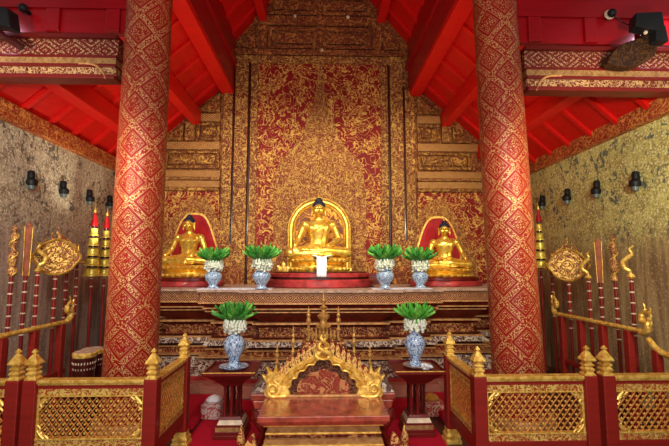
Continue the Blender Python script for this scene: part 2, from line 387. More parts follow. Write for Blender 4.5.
for s in (-1, 1):
    q = lambda a: CX + s*a
    slab('border', q(1.2), q(1.34), 1.2, zt+.14, YB-.055, YB+.03, pil_m)
    slab('pilaster', q(1.385), q(1.63), 1.2, zt+.14, YB-.10, YB+.03, pil_m)
    slab('pilaster', q(1.68), q(1.86), 1.2, 5.16, YB-.07, YB+.03, pil_m)
    slab('fillet', q(1.345), q(1.38), 1.2, zt, YB-.02, YB+.03, black_lac)
    slab('fillet', q(1.635), q(1.675), 1.2, 5.2, YB-.02, YB+.03, black_lac)
    # side bays
    X0, X1 = (-3.7, q(1.9)) if s < 0 else (q(1.9), 3.84)
    x0, x1 = min(X0, X1), max(X0, X1)
    slab('foliage_panel', x0, x1, 1.2, 3.10, YB-.02, YB+.03, foliage, 0)
    slab('band', x0, x1, 3.10, 3.16, YB-.09, YB+.03, teak); slab('band', x0, x1, 3.17, 3.30, YB-.05, YB+.03, loz_wall)
    slab('band', x0, x1, 3.31, 3.36, YB-.08, YB+.03, pil_m)
    slab('band', x0, x1, 3.37, 3.50, YB-.04, YB+.03, loz_wall)
    xm = q(2.62)
    panel(min(q(1.92), q(2.95)), max(q(1.92), q(2.95)), 3.54, 3.88)
    slab('band', min(q(1.92), q(3.15)), max(q(1.92), q(3.15)), 3.91, 4.06, YB-.04, YB+.03, loz_wall)
    panel(min(q(1.92), q(2.36)), max(q(1.92), q(2.36)), 4.10, 4.44)
    slab('muntin', q(2.40), q(2.58), 4.08, 4.44, YB-.06, YB+.03, pil_m)
    slab('band', min(q(1.92), q(2.38)), max(q(1.92), q(2.38)), 4.47, 4.62, YB-.04, YB+.03, loz_wall)
    for (a0, a1, zz) in ((1.93, 2.36, 4.66), (2.62, 2.98, 4.08)):      # triangular panels under the eaves
        b = B()
        tr = [(q(a0), zz), (q(a1), zz), (q(a0), zz + (a1-a0)*.9)]
        prism(b, tr, YB-.05, YB+.03); obj('gable_corner_panel', b, teak, wb, bevel=.008)
        g = .09; tr = [(q(a0+g*.6), zz+g*.5), (q(a1-g*1.5), zz+g*.5), (q(a0+g*.6), zz + (a1-a0)*.9 - g*1.5)]
        b = B(); prism(b, tr, YB-.07, YB+.02); obj('carved_panel', b, teak_d, wb)
slab('lintel', CX-1.66, CX+1.66, zt+.0, zt+.14, YB-.075, YB+.03, pil_m)
slab('lintel', CX-1.70, CX+1.70, 5.82, 5.93, YB-.09, YB+.03, teak_d)
for (a0, a1) in ((-1.02, -.06), (.06, 1.02)):
    panel(CX+a0, CX+a1, 5.97, 6.42, teak_d, teak_d, .07); panel(CX+a0, CX+a1, 6.68, 7.10, teak_d, teak_d, .07)
slab('lintel', CX-1.3, CX+1.3, 6.46, 6.64, YB-.07, YB+.03, teak_d)
for s in (-1, 1):
    slab('stile', CX+s*1.05, CX+s*1.22, 5.95, 6.5, YB-.06, YB+.03, teak_d)
    b = B(); prism(b, [(CX+s*1.27, 5.97), (CX+s*1.62, 5.97), (CX+s*1.27, 6.42)], YB-.05, YB+.03); obj('gable_corner_panel', b, teak_d, wb, bevel=.01)
for (px, py) in ((295, 16), (348, 17), (322, 50)):
    v = at(px, py, YB-.1); b = B(); ell(b, v, (.035, .03, .035)); obj('rosette', b, ivory, wb, smooth=True)
# stupa-shaped gilt field around the central niche
out = [(321, 62), (323, 74), (325, 92), (328, 110), (334, 122), (338, 136), (348, 150), (362, 166), (366, 190), (366, 284)]
pts = [P(*p, .04) for p in out]; pts = pts + [(2*CX+.03 - x, z) for x, z in reversed(pts[1:])]
b = B(); prism(b, pts, YB-.05, YB-.02); obj('gilt_spire_field', b, stip, wb)
# side niches: gilt pointed surround + crimson recess
def arch_pts(cx, hw, z0, zs, zt, n=10, power=.62):
    o = [(cx-hw, z0), (cx-hw, zs)]
    for k in range(1, n):
        t = k/n; o.append((cx - hw*(1-t)**power, zs + (zt-zs)*math.sin(t*PI/2)**1.15))
    o.append((cx, zt)); o += [(2*cx - x, z) for x, z in reversed(o[:-1])]
    return o
for cx, dz in ((-2.38, .0), (2.22, -.05)):
    b = B(); prism(b, arch_pts(cx, .74, 1.2, 1.95+dz, 3.02+dz, 12, 1.0), YB-.06, YB-.01); obj('niche_surround', b, stip, wb)
    b = B(); prism(b, arch_pts(cx, .43, 1.2, 2.05+dz, 2.68+dz), YB-.09, YB-.05); obj('niche_border', b, goldp, wb)
    b = B(); prism(b, arch_pts(cx, .40, 1.2, 2.05+dz, 2.64+dz), YB-.095, YB-.06); obj('niche_back', b, niche_red, wb)
for s in (-1, 1):
    b = B(); prism(b, arch_pts(CX+s*1.60, .2, 1.3, 1.52, 1.68, 10, .5), YB-.16, YB-.08); obj('pilaster_foot', b, teak_d, wb)

# ---------------------------------------------------------------- columns, tie beams, boards above
def column(x, label, y=4.3, r0=.250, r1=.214, H=6.0):
    t = thing('column', label, 'column', (x, y, 0)); t.rotation_euler = (0, R(.4) if x < 0 else R(-1.35), 0)
    b = B(); lathe(b, [(r0+(r1-r0)*k/12, .24+(H-.24)*k/12) for k in range(13)], 48); obj('shaft', b, colm, t, smooth=True)
    b = B(); lathe(b, [(.33, 0), (.33, .10), (.32, .12), (.32, .2), (.30, .24)], 40); obj('base', b, alt_line, t, smooth=True)
column(-1.875, 'red and gold lozenge-stencilled round column left of the altar')
column(1.995, 'red and gold lozenge-stencilled round column right of the altar')
beam_sc = m_scroll('beam scroll', 22, (.14, .010, .008), (.58, .36, .16), .06)
def tie(s, x0, x1, label):
    t = thing('tie_beam', label, 'beam'); y0, y1 = 4.15, 4.42
    pr = 60 if s < 0 else 590; off = 0 if s < 0 else 13
    zz = [at(pr, q + off, 4.15).z for q in (34, 38, 55, 58, 64, 67, 75, 79)]
    y1 = 4.28
    b = B(); box(b, x0, x1, y0+.02, y1, zz[2], zz[1]); obj('rosette_band', b, loz_beam, t)
    b = B(); box(b, x0, x1, y0-.025, y1+.0, zz[1], zz[0]); box(b, x0, x1, y0-.015, y1, zz[3], zz[2])
    box(b, x0, x1, y0-.035, y1, zz[7], zz[6]); box(b, x0, x1, y0-.025, y1, zz[5], zz[4]); obj('moulding', b, red_lac, t, bevel=.005)
    b = B(); box(b, x0, x1, y0-.015, y1, zz[4], zz[3]); obj('bead_band', b, bead, t)
    b = B(); box(b, x0, x1, y0, y1, zz[6], zz[5]); obj('scroll_band', b, beam_sc, t)
    xi = x1 if s < 0 else x0; e = .28 if s < 0 else -.28
    b = B(); tube(b, cr([(xi-e*1.3, y0-.02, zz[4]), (xi-e*.8, y0-.025, zz[4]-.01), (xi-e*.5, y0-.025, zz[5]-.03), (xi-e*.3, y0-.025, zz[7])], 5), .012, 6)
    obj('curved_bead', b, alt_line, t, smooth=True)
tie(-1, -3.85, -2.09, 'carved tie beam with rosettes from left column to left wall')
tie(1, 2.13, 4.0, 'carved tie beam with rosettes from right column to right wall')
for s, nm, x0, x1 in ((-1, 'wall_upper_left', -4.2, -2.02), (1, 'wall_upper_right', 2.12, 4.4)):
    d = -.028 if s > 0 else 0
    b = B(); box(b, x0, x1, 4.28, 4.34, 4.127+d, 6.1); o = struct(nm, b, red_dark)
    b = B(); box(b, x0, x1, 4.25, 4.29, 4.39, 4.43); obj('batten', b, red_dark, o)
    for q in (.18, .80, 1.4):
        xx = (x1 - q if s < 0 else x0 + q); b = B(); box(b, xx-.07, xx+.07, 4.24, 4.29, 4.13+d, 4.385); obj('board', b, red_dark, o, bevel=.01)

# ---------------------------------------------------------------- altar
al = thing('altar', 'long stepped red and gold altar with carved mouldings carrying the statues', 'altar')
# plan: half widths with their front lines (redented)
PLAN = ((1.12, 6.02), (1.75, 6.18), (2.6, 6.42), (3.42, 6.85))
def plan(o):
    pts = []
    for i, (hw, y) in enumerate(PLAN):
        h = hw + o
        if i == 3: h = 3.42 if o < 0 else 3.42
        pts.append((h, y - o))
        if i < 3: pts.append((h, PLAN[i+1][1] - o))
    pts.append((3.42, 7.83))
    right = [(CX + .05 + x, y) for x, y in pts]; left = [(CX + .05 - x, y) for x, y in reversed(pts)]
    return left + right
def layer(bm, z0, z1, o0, o1=None):
    o1 = o0 if o1 is None else o1
    hexa(bm, [(x, y, z0) for x, y in plan(o0)], [(x, y, z1) for x, y in plan(o1)])
LAY = [('top_slab', alt_top, [(1.31, 1.345, .035, .035)]),
       ('lozenge_frieze', loz_alt, [(1.165, 1.31, 0, 0)]),
       ('gilt_moulding', alt_line, [(1.145, 1.165, .02, .02), (1.065, 1.085, -.03, -.03), (1.02, 1.035, -.06, -.06), (.845, .87, -.13, -.13), (.615, .635, -.11, -.11), (.485, .50, -.07, -.07), (.385, .40, .02, .02)]),
       ('red_moulding', alt_red, [(1.085, 1.145, -.06, -.02), (1.035, 1.065, -.09, -.06), (.87, 1.02, -.24, -.08), (.80, .845, -.2, -.15), (.635, .665, -.17, -.13), (.50, .545, -.16, -.10), (.36, .385, -.02, 0)]),
       ('carved_frieze', alt_fr, [(.665, .80, -.22, -.22), (.40, .485, -.11, -.11)]),
       ('pale_ledge', alt_gr, [(.545, .615, -.04, -.08), (.19, .36, .20, .05)]),
       ('base_moulding', plinth_red, [(.155, .19, .30, .24)]),
       ('base_band', loz_base, [(0, .155, .42, .42)])]
for nm, m, ls in LAY:
    b = B()
    for (z0, z1, a0, a1) in ls: layer(b, z0, z1, a0, a1)
    obj(nm, b, m, al)
ZT = 1.345

# plinths on the altar ------------------------------------------------------------
def plinth(cx, y, tiers, name, label, m=plinth_red):
    t = thing(name, label, 'plinth', (cx, y, ZT))
    z = 0
    for i, (r, ry, h, mm) in enumerate(tiers):
        b = B(); lathe(b, [(r*.97, z), (r, z+h*.15), (r, z+h*.8), (r*.97, z+h)], 48, sy=ry/r); obj('tier', b, mm, t, smooth=True); z += h
    return z
zc = plinth(-.03, 7.05, ((.90, .68, .13, plinth_red), (.83, .62, .025, black_lac), (.84, .62, .075, plinth_red), (.78, .58, .02, black_lac)), 'round_plinth',
            'broad dark red tiered plinth under the central golden Buddha')
zl = plinth(-2.28, 7.25, ((.62, .42, .09, plinth_red), (.57, .39, .06, alt_red)), 'side_plinth', 'red moulded plinth under the left golden Buddha')
zr_ = plinth(2.14, 7.25, ((.62, .42, .09, plinth_red), (.57, .39, .06, alt_red)), 'side_plinth', 'red moulded plinth under the right golden Buddha')
b = B(); box(b, -.03-1.14, -.03+1.14, 7.74, 7.82, ZT, ZT+.15); box(b, -.03-1.06, -.03+1.06, 7.75, 7.82, ZT+.15, ZT+.20); tag(obj('stepped_plinth', b, alt_red, bevel=.01), 'dark stepped plinth standing behind the round red one', 'plinth')
# gold lotus thrones
def lotus(cx, y, z, r, h, label, name='lotus_throne'):
    t = thing(name, label, 'lotus throne', (cx, y, z)); ry = r*.72
    b = B(); lathe(b, [(r*1.0, 0), (r*1.03, h*.10), (r*1.0, h*.18), (r*.86, h*.26), (r*.80, h*.45), (r*.86, h*.62), (r*.96, h*.72), (r*.98, h*.86), (r*.92, h*1.0)], 40, sy=.72)
    obj('pedestal', b, gold, t, smooth=True)
    b = B(); ell(b, (0, 0, 0), (.055*r/.5, .05, h*.16), None, 8); pm = None
    for k in range(26):
        a = 2*PI*k/26; px, py = math.cos(a)*r*.93, math.sin(a)*ry*.93
        for q, zz in ((1, .80), (1.03, .16)):
            if pm is None: o = obj('lotus_petal', b, gold, t, smooth=True); pm = o.data
            else: o = link('lotus_petal', pm, None, t)
            o.location = (px*q, py*q, h*zz); o.rotation_euler = (0, 0, a)
    return z + h

# ---------------------------------------------------------------- Buddha figure (seated, facing -Y), about 1 m tall
def buddha(name, label, loc, rz, sc, pose='touch', hair=hair_m, tipm=None):
    t = thing(name, label, 'statue', loc, rz); t.scale = (sc, sc, sc)
    b = B()
    # lap and crossed legs
    ell(b, (0, .06, .13), (.21, .17, .13))
    for s in (-1, 1):
        cap(b, (s*.13, .04, .11), (s*.42, -.12, .085), .115, .085)
        ell(b, (s*.43, -.13, .08), (.095, .09, .075))
    cap(b, (-.43, -.15, .065), (.05, -.27, .055), .07, .05); cap(b, (.43, -.15, .085), (.10, -.25, .115), .07, .052)
    cap(b, (.10, -.25, .12), (-.12, -.24, .12), .052, .04)
    ell(b, (-.20, -.235, .125), (.085, .04, .028)); ell(b, (.15, -.28, .045), (.10, .04, .028))
    for k in range(5): ell(b, (-.275 + .004*k, -.26+.014*k, .125), (.02, .009, .012), seg=8)
    # torso: one lofted form, narrow waist, broad chest and shoulders
    prof = [(.10, .17, .125, .06), (.17, .168, .12, .06), (.24, .148, .105, .055), (.30, .143, .100, .05), (.36, .155, .105, .045), (.42, .178, .113, .04), (.48, .202, .118, .038), (.53, .212, .108, .04), (.575, .19, .085, .045), (.61, .12, .062, .045), (.64, .06, .05, .04)]
    rings = [[b.verts.new((rx*math.cos(2*PI*k/32), y + ry*math.sin(2*PI*k/32), z)) for k in range(32)] for z, rx, ry, y in prof]
    for r0, r1 in zip(rings, rings[1:]):
        for k in range(32): b.faces.new((r0[k], r0[(k+1) % 32], r1[(k+1) % 32], r1[k]))
    b.faces.new(rings[0]); b.faces.new(rings[-1])
    for s in (-1, 1):
        ell(b, (s*.222, .045, .535), (.072, .075, .070)); ell(b, (s*.09, -.035, .475), (.085, .045, .055))
    cap(b, (0, .045, .58), (0, .03, .70), .062, .056)
    K = 1.22
    def hp(p): return (p[0]*K, .02 + (p[1]-.02)*K, .655 + (p[2]-.70)*K)
    def hs(r_): return tuple(q*K for q in r_)
    ell(b, hp((0, .015, .815)), hs((.080, .090, .096)), seg=24); ell(b, hp((0, -.005, .775)), hs((.063, .070, .066)), seg=20); ell(b, hp((0, -.048, .735)), hs((.026, .022, .02)))
    cap(b, hp((0, -.080, .825)), hp((0, -.103, .785)), .011, .019); ell(b, hp((0, -.092, .782)), hs((.021, .012, .010)))
    for s in (-1, 1):
        tube(b, [hp(q) for q in cr([(s*.008, -.085, .828), (s*.030, -.084, .844), (s*.055, -.070, .834)], 4)], .010, 6)
        ell(b, hp((s*.031, -.075, .813)), hs((.019, .011, .009))); ell(b, hp((s*.04, -.058, .78)), hs((.025, .02, .025)))
        cap(b, hp((s*.084, .015, .835)), hp((s*.090, .010, .725)), .021, .016)
    ell(b, hp((0, -.087, .757)), hs((.025, .011, .0075))); ell(b, hp((0, -.083, .746)), hs((.019, .010, .0075)))
    # arms
    def hand(w, d, side, up, curl=.35, thumb=1):
        """palm from wrist w along d; side = across the knuckles; up = back of the hand"""
        w, d, side, up = (Vector(q) for q in (w, d, side, up)); d.normalize(); side.normalize(); up.normalize()
        for q in (-1.3, -.4, .45, 1.3): cap(b, w + side*q*.008, w + d*.068 + side*q*.0155, .018, .0135, 8)
        for q, ln in ((-1.55, .046), (-.5, .058), (.5, .062), (1.5, .054)):
            a0 = w + d*.07 + side*q*.0165; a1 = a0 + d*ln*.6 - up*ln*curl*.35; a2 = a1 + d*ln*.5 - up*ln*curl*.8
            cap(b, a0, a1, .0115, .0098, 8); cap(b, a1, a2, .0098, .0075, 8)
        a0 = w + d*.015 + side*thumb*.025; a1 = a0 + d*.03 + side*thumb*.022; cap(b, a0, a1, .0125, .0105, 8); cap(b, a1, a1 + d*.032 + side*thumb*.004, .0105, .008, 8)
    if pose == 'touch':      # right hand over the knee towards the ground
        cap(b, (-.235, .045, .53), (-.325, .03, .30), .060, .049); cap(b, (-.325, .03, .30), (-.365, -.16, .205), .049, .034)
        hand((-.367, -.175, .19), (.02, -.42, -.62), (1, 0, 0), (0, -.8, .5), .5, 1)
    else:
        cap(b, (-.235, .045, .53), (-.32, .02, .30), .060, .049); cap(b, (-.32, .02, .30), (-.13, -.20, .20), .052, .034)
        hand((-.12, -.21, .195), (1, -.12, -.05), (0, 1, 0), (0, 0, -1), .2, -1)
    if pose == 'side':
        cap(b, (.235, .045, .53), (.34, .05, .31), .060, .049); cap(b, (.34, .05, .31), (.385, -.13, .20), .052, .034)
        hand((.388, -.145, .19), (0, -.42, -.55), (-1, 0, 0), (0, -.8, .5), .5, 1)
    else:
        cap(b, (.235, .045, .53), (.325, .03, .30), .060, .049); cap(b, (.325, .03, .30), (.15, -.19, .19), .052, .034)
        hand((.14, -.20, .185), (-1, -.12, -.05), (0, 1, 0), (0, 0, -1), .2, -1)
    remesh(obj('body', b, gold, t), .008, 9)
    b = B(); ell(b, hp((0, .030, .850)), hs((.089, .094, .080)), seg=28); ell(b, hp((0, .028, .925)), hs((.046, .048, .042)), seg=20)
    hb = obj('hair', b, hair, t, smooth=True, sharp=180)
    b = B(); lathe(b, [(.016, .955), (.020, .965), (.014, .985), (.018, .995), (.008, 1.02), (.002, 1.045)], 12, (0, .028, .015)); obj('flame_finial', b, tipm or gold, t, smooth=True)
    # robe edge crossing the chest and shawl over the left shoulder
    b = B()
    front = cr([(-.165, -.01, .38), (-.085, -.075, .43), (.02, -.090, .49), (.10, -.066, .545), (.15, -.022, .585), (.165, .05, .60)], 8)
    tube(b, front, .010, 8, .5)
    sash = cr([(.155, .03, .603), (.145, -.035, .57), (.115, -.092, .50), (.10, -.088, .42), (.085, -.062, .34), (.075, -.07, .25), (.06, -.16, .17)], 8)
    n = len(sash)
    for e in (-.028, .028): tube(b, [p + Vector((e, 0, 0)) for p in sash], .0085, 6)
    for i in range(n-1):
        p, q = sash[i], sash[i+1]; e = Vector((.028, 0, 0)); f = Vector((0, .012, 0))
        vs = [bm_v for bm_v in (b.verts.new(p-e), b.verts.new(p+e), b.verts.new(q+e), b.verts.new(q-e))]; b.faces.new(vs)
    obj('robe_sash', b, gold, t, smooth=True)
    b = B()
    for s in (-1, 1): tube(b, [hp(q) for q in cr([(s*.014, -.0835, .813), (s*.031, -.0875, .8085), (s*.048, -.076, .813)], 4)], .0036, 6)
    obj('eyelids', b, hair_m, t, smooth=True)
    return t
z1 = lotus(-.05, 7.10, ZT+zc, .50, .225, 'large golden lotus throne on the round red plinth')
buddha('buddha_statue', 'largest golden seated Buddha in the central gilded arch', (-.05, 7.10, z1-.01), 0, 1.06)
z2 = lotus(-2.28, 7.25, ZT+zl, .46, .20, 'golden lotus throne below the left Buddha')
buddha('buddha_statue', 'golden seated Buddha in the left niche touching its knee', (-2.28, 7.25, z2-.01), R(-4), .90)
z3 = lotus(2.14, 7.25, ZT+zr_, .46, .15, 'golden lotus throne below the right Buddha')
buddha('buddha_statue', 'golden seated Buddha in the right niche with one arm lowered at its side', (2.14, 7.25, z3-.01), R(-14), .86, 'side')

# gilded arch behind the central figure
ga = thing('gilded_arch', 'tall gilded arch with ornate brown back behind the central Buddha', 'arch', (-.045, 7.76, ZT+.20))
def arch_line(hw, zs, zt, n=16):
    o = [(-hw, 0), (-hw, zs*.5), (-hw, zs)]
    for k in range(1, n):
        a = PI/2*k/n; o.append((-hw*math.cos(a), zs + (zt-zs)*math.sin(a)))
    o.append((0, zt+.03)); return o + [(-x, z) for x, z in reversed(o[:-1])]
b = B()
tube(b, [(x, -.03, z) for x, z in arch_line(.515, .8, 1.32)], .042, 10); tube(b, [(x, 0, z) for x, z in arch_line(.47, .8, 1.265)], .028, 8)
obj('frame', b, gold, ga, smooth=True)
b = B(); prism(b, arch_line(.475, .8, 1.26), .0, .05); obj('back_panel', b, m_scroll('brown gilt back', 5, (.26, .06, .008), (.60, .26, .03), .05, .4, .4, .5), ga)
b = B(); tube(b, [(x, -.01, z) for x, z in arch_line(.57, .8, 1.39)], .016, 8); obj('outer_bead', b, goldp, ga, smooth=True)
b = B(); box(b, -.60, .60, -.05, .06, 0, .10); obj('foot', b, gold, ga, bevel=.01)

# small offering tray with white cloth before the statue
tr = thing('offering_tray', 'small dark red footed tray before the central statue', 'tray', (.0, 6.54, ZT+.25))
b = B(); lathe(b, [(.06, 0), (.05, .02), (.03, .06), (.035, .13), (.07, .17), (.125, .20), (.13, .215), (.10, .215)], 24); obj('stand', b, red_lac, tr, smooth=True)
b = B()
pts = []
for i in range(13):
    for j in range(15):
        s = j/14; x = (i/12-.5)*(.29 if s < .38 else .15)
        if s < .45: y = .14 - s*.48; z = .218 + .03*math.sin(s*7)
        else: y = -.075 - .05*math.sin(min((s-.45)*6, PI/2)) ; z = .225 - (s-.45)*.55
        y += .012*math.sin(i*1.9)*max(0, s-.3)*1.5
        pts.append(b.verts.new((x*(1-.25*max(0, s-.5)), y, z + .012*math.cos(i/12*2*PI)*(1 if s < .5 else 0))))
for i in range(12):
    for j in range(14): b.faces.new((pts[i*15+j], pts[(i+1)*15+j], pts[(i+1)*15+j+1], pts[i*15+j+1]))
o = obj('offering_cloth', b, white_cl, smooth=True, sharp=180); o.location = (.0, 6.47, ZT+.25)
sm = o.modifiers.new('solid', 'SOLIDIFY'); sm.thickness = .006
tag(o, 'white cloth hanging over the small tray before the central Buddha', 'cloth')

# ---------------------------------------------------------------- vases and bouquets
def vase_prof(h, r):
    return [(r*.62, 0), (r*.64, h*.04), (r*.5, h*.10), (r*.46, h*.16), (r*.58, h*.26), (r*.86, h*.42), (r*1.0, h*.58), (r*.98, h*.68), (r*.78, h*.79),
            (r*.52, h*.85), (r*.50, h*.91), (r*.62, h*.97), (r*.66, h*1.0), (r*.58, h*1.0), (r*.42, h*.9)]
def vase(label, loc, h, r, group=None, m=porc):
    t = thing('porcelain_vase', label, 'vase', loc, rnd.random()*6, group)
    b = B(); lathe(b, [(x, z) for x, z in vase_prof(h, r)], 32); obj('body', b, m, t, smooth=True, sharp=60)
    b = B(); lathe(b, [(r*.60, h*.005), (r*.70, 0.0), (r*.70, h*.03), (r*.55, h*.06)], 28); obj('foot_ring', b, m, t, smooth=True)
    return t
def bouquet(label, loc, leafmat, sc=1, seed=1):
    rr = random.Random(seed); t = thing('bouquet', label, 'bouquet', loc); t.scale = (sc, sc, sc)
    lb = B()   # folded leaf: a pointed trough
    L = .26; rows = []
    for i in range(8):
        s = i/7; wd = .040*math.sin(min(1, s*1.15+.12)*PI)**.8*(1 if s < .98 else .05) + .002; dz = L*s; by = .05*s*s
        rows.append([lb.verts.new((-wd, by+.018, dz)), lb.verts.new((-wd*.5, by-.004, dz)), lb.verts.new((0, by-.012, dz)), lb.verts.new((wd*.5, by-.004, dz)), lb.verts.new((wd, by+.018, dz))])
    for a, c in zip(rows, rows[1:]):
        for k in range(4): lb.faces.new((a[k], a[k+1], c[k+1], c[k]))
    first = obj('leaf', lb, leafmat, t, smooth=True, sharp=180); me = first.data; me2 = me.copy(); me2.materials[0] = leaf_y
    n = 0
    for ring, (cnt, tilt, ln) in enumerate(((15, 76, .80), (15, 60, .84), (12, 40, .78), (8, 16, .72))):
        for k in range(cnt):
            o = first if n == 0 else first.copy()
            if n: C.objects.link(o); o.parent = t
            a = 2*PI*(k + .5*ring)/cnt + rr.uniform(-.12, .12); s = ln*rr.uniform(.85, 1.1)
            tl = R(tilt + rr.uniform(-9, 7)); q = Vector((math.cos(a), math.sin(a), 0))
            o.rotation_euler = (Matrix.Rotation(a + PI/2, 3, 'Z') @ Matrix.Rotation(tl, 3, 'X') @ Matrix.Rotation(rr.uniform(-.5, .5), 3, 'Z')).to_euler()
            if n % 3 == 2: o.data = me2
            o.location = q*.055 + Vector((0, 0, .075)); o.scale = (1.15, 1, s); n += 1
    bb = B(); ell(bb, (0, 0, -.028), (.014, .014, .036), seg=10); ell(bb, (0, 0, -.066), (.018, .018, .014), seg=10)
    fb = obj('blossom', bb, blos_m, t, smooth=True, sharp=180); n = 0
    for ring, (cnt, rad, z) in enumerate(((18, .112, .075), (18, .105, .04), (14, .09, .01), (12, .08, .09))):
        for k in range(cnt):
            o = fb if n == 0 else fb.copy()
            if n: C.objects.link(o); o.parent = t
            a = 2*PI*(k + .5*ring)/cnt; o.location = (rad*math.cos(a), rad*math.sin(a), z + rr.uniform(-.01, .01))
            o.rotation_euler = (rr.uniform(-.3, .3), rr.uniform(-.3, .3), 0); o.scale = (1.1, 1.1, rr.uniform(.9, 1.25)); n += 1
    b = B(); lathe(b, [(.035, -.06), (.05, 0), (.09, .05), (.085, .10), (.02, .13)], 16); obj('core', b, leafmat, t, smooth=True)
    return t
VY = 6.22
for px, lab, y in ((213, 'far left of the four on the altar, beside the left Buddha', 6.36), (261.5, 'standing left of the round red plinth', 6.2), (385, 'standing right of the round red plinth', 6.2), (420.5, 'far right of the four on the altar, before the right Buddha', 6.36)):
    x = at(px, 290, y).x; k = 1.0 if y < 6.3 else .95; lab = {213: 'at the far left of the altar', 261: 'left of the round red plinth', 385: 'right of the round red plinth', 420: 'at the far right of the altar'}[int(px)]
    b = B(); 
    vase('blue and white porcelain vase ' + lab, (x, y, ZT+.012), .30*k, .135*k, 'porcelain vases on the altar')
    bouquet('green leaf bouquet with white blossoms ' + lab, (x, y, ZT+.012+.30*k+.04), leaf_m, 1.12*k, int(px))
for px0, px1, lab in ((196, 272, 'grey silk runner under the two left altar vases'), (372, 432, 'grey silk runner under the two right altar vases')):
    a = at(px0, 290, 6.2).x; c = at(px1, 290, 6.2).x
    b = B(); box(b, a, c, 6.06 if abs((a+c)/2) < .9 else 6.10, 6.5, ZT-.001+.002, ZT+.011)
    if (a < -1.15):
        b.free(); b = B(); box(b, a, c, 6.18, 6.5, ZT+.001, ZT+.011)
    else:
        b.free(); b = B(); box(b, a, c, 6.14, 6.5, ZT+.001, ZT+.011)
    tag(obj('altar_cloth', b, cloth_g), lab, 'cloth')
# gilt ornament beside the lotus throne
b = B()
for k, (dx, h) in enumerate(((-.07, .12), (0, .16), (.06, .10))):
    ell(b, (dx, 0, h*.5), (.035, .03, h*.55), Matrix.Rotation(-.5+.4*k, 4, 'Y'))
o = obj('gilt_ornament', b, goldp, smooth=True); o.location = (-.60, 6.72, ZT+zc-.012); remesh(o, .008, 2)
tag(o, 'small gilt flame ornament left of the central lotus throne', 'ornament')

# ---------------------------------------------------------------- pedestal stands with large vases
def stand(x, y, label):
    t = thing('pedestal_stand', label, 'stand', (x, y, 0)); t.scale = (.79, .79, 1.0)
    def fr(bm, z0, z1, h0, h1): hexa(bm, [(a*h0, c*h0, z0) for a, c in ((-1, -1), (1, -1), (1, 1), (-1, 1))], [(a*h1, c*h1, z1) for a, c in ((-1, -1), (1, -1), (1, 1), (-1, 1))])
    b = B(); fr(b, 0, .04, .20, .20); fr(b, .04, .07, .185, .185); fr(b, .11, .13, .17, .17); fr(b, .17, .20, .135, .125); obj('base', b, red_lac, t, bevel=.004)
    b = B(); fr(b, .07, .11, .178, .176); obj('base_frieze', b, bead, t); b = B(); fr(b, .13, .17, .16, .14); obj('cream_moulding', b, ivory, t)
    for i, (sx, sy) in enumerate(((-1, -1), (1, -1), (1, 1), (-1, 1), (0, -1), (0, 1))):
        b = B(); lathe(b, [(.022, .20), (.02, .23), (.014, .25), (.022, .29), (.016, .34), (.022, .38), (.014, .42), (.02, .46), (.024, .49)], 12, (sx*.085, sy*.085, 0)); obj('leg', b, black_lac if i % 2 else red_lac, t, smooth=True)
    b = B(); fr(b, .49, .505, .11, .12); fr(b, .505, .56, .125, .20); fr(b, .56, .625, .20, .30)
    fr(b, .625, .64, .318, .322); obj('tray_body', b, red_lac, t, bevel=.004)
    b = B()
    for (x0, x1, y0, y1) in ((-.324, .324, -.324, -.306), (-.324, .324, .306, .324), (-.324, -.306, -.306, .306), (.306, .324, -.306, .306)): box(b, x0, x1, y0, y1, .64, .662)
    obj('tray_rim', b, red_lac, t, bevel=.003)
    b = B(); box(b, -.325, .325, -.328, -.322, .655, .664); obj('gilt_edge', b, goldp, t)
for x, sd, col, vm in ((at(233, 400, 4.47).x, 'left', leaf_m, porc), (at(416, 400, 4.47).x, 'right', leaf_b, porc)):
    Y = 4.47; stand(x, Y, f'dark red lacquer pedestal stand with splayed tray {sd} of the gilded shrine')
    b = B(); lathe(b, [(.07, 0), (.13, .012), (.15, .03), (.145, .034), (.10, .02), (.02, .018)], 32); o = obj('saucer', b, porc if sd == 'left' else alt_top, smooth=True); o.location = (x + (.0 if sd == 'left' else .02), Y, .64)
    tag(o, f'shallow dish under the large vase on the {sd} pedestal stand', 'dish')
    vase(f'large blue and white porcelain vase on the {sd} red pedestal stand', (x, Y, .662), .37, .108)
    bouquet(f'green leaf and white blossom bouquet above the {sd} pedestal stand', (x, Y, .662+.37+.035), leaf_m if sd == 'left' else leaf_b, .90, 5 if sd == 'left' else 9)
b = B(); rr = random.Random(3)
for k in range(9): ell(b, (rr.uniform(-.04, .04), rr.uniform(-.03, .03), .02+.004*k), (.035, .022, .018), Matrix.Rotation(rr.uniform(-1, 1), 4, 'Y'), 10)
o = obj('crumpled_paper', b, white_cl); remesh(o, .005, 1); o.location = (at(427, 367, 4.36).x, 4.34, .641); tag(o, 'crumpled pale paper on the right pedestal stand beside the vase', 'paper')

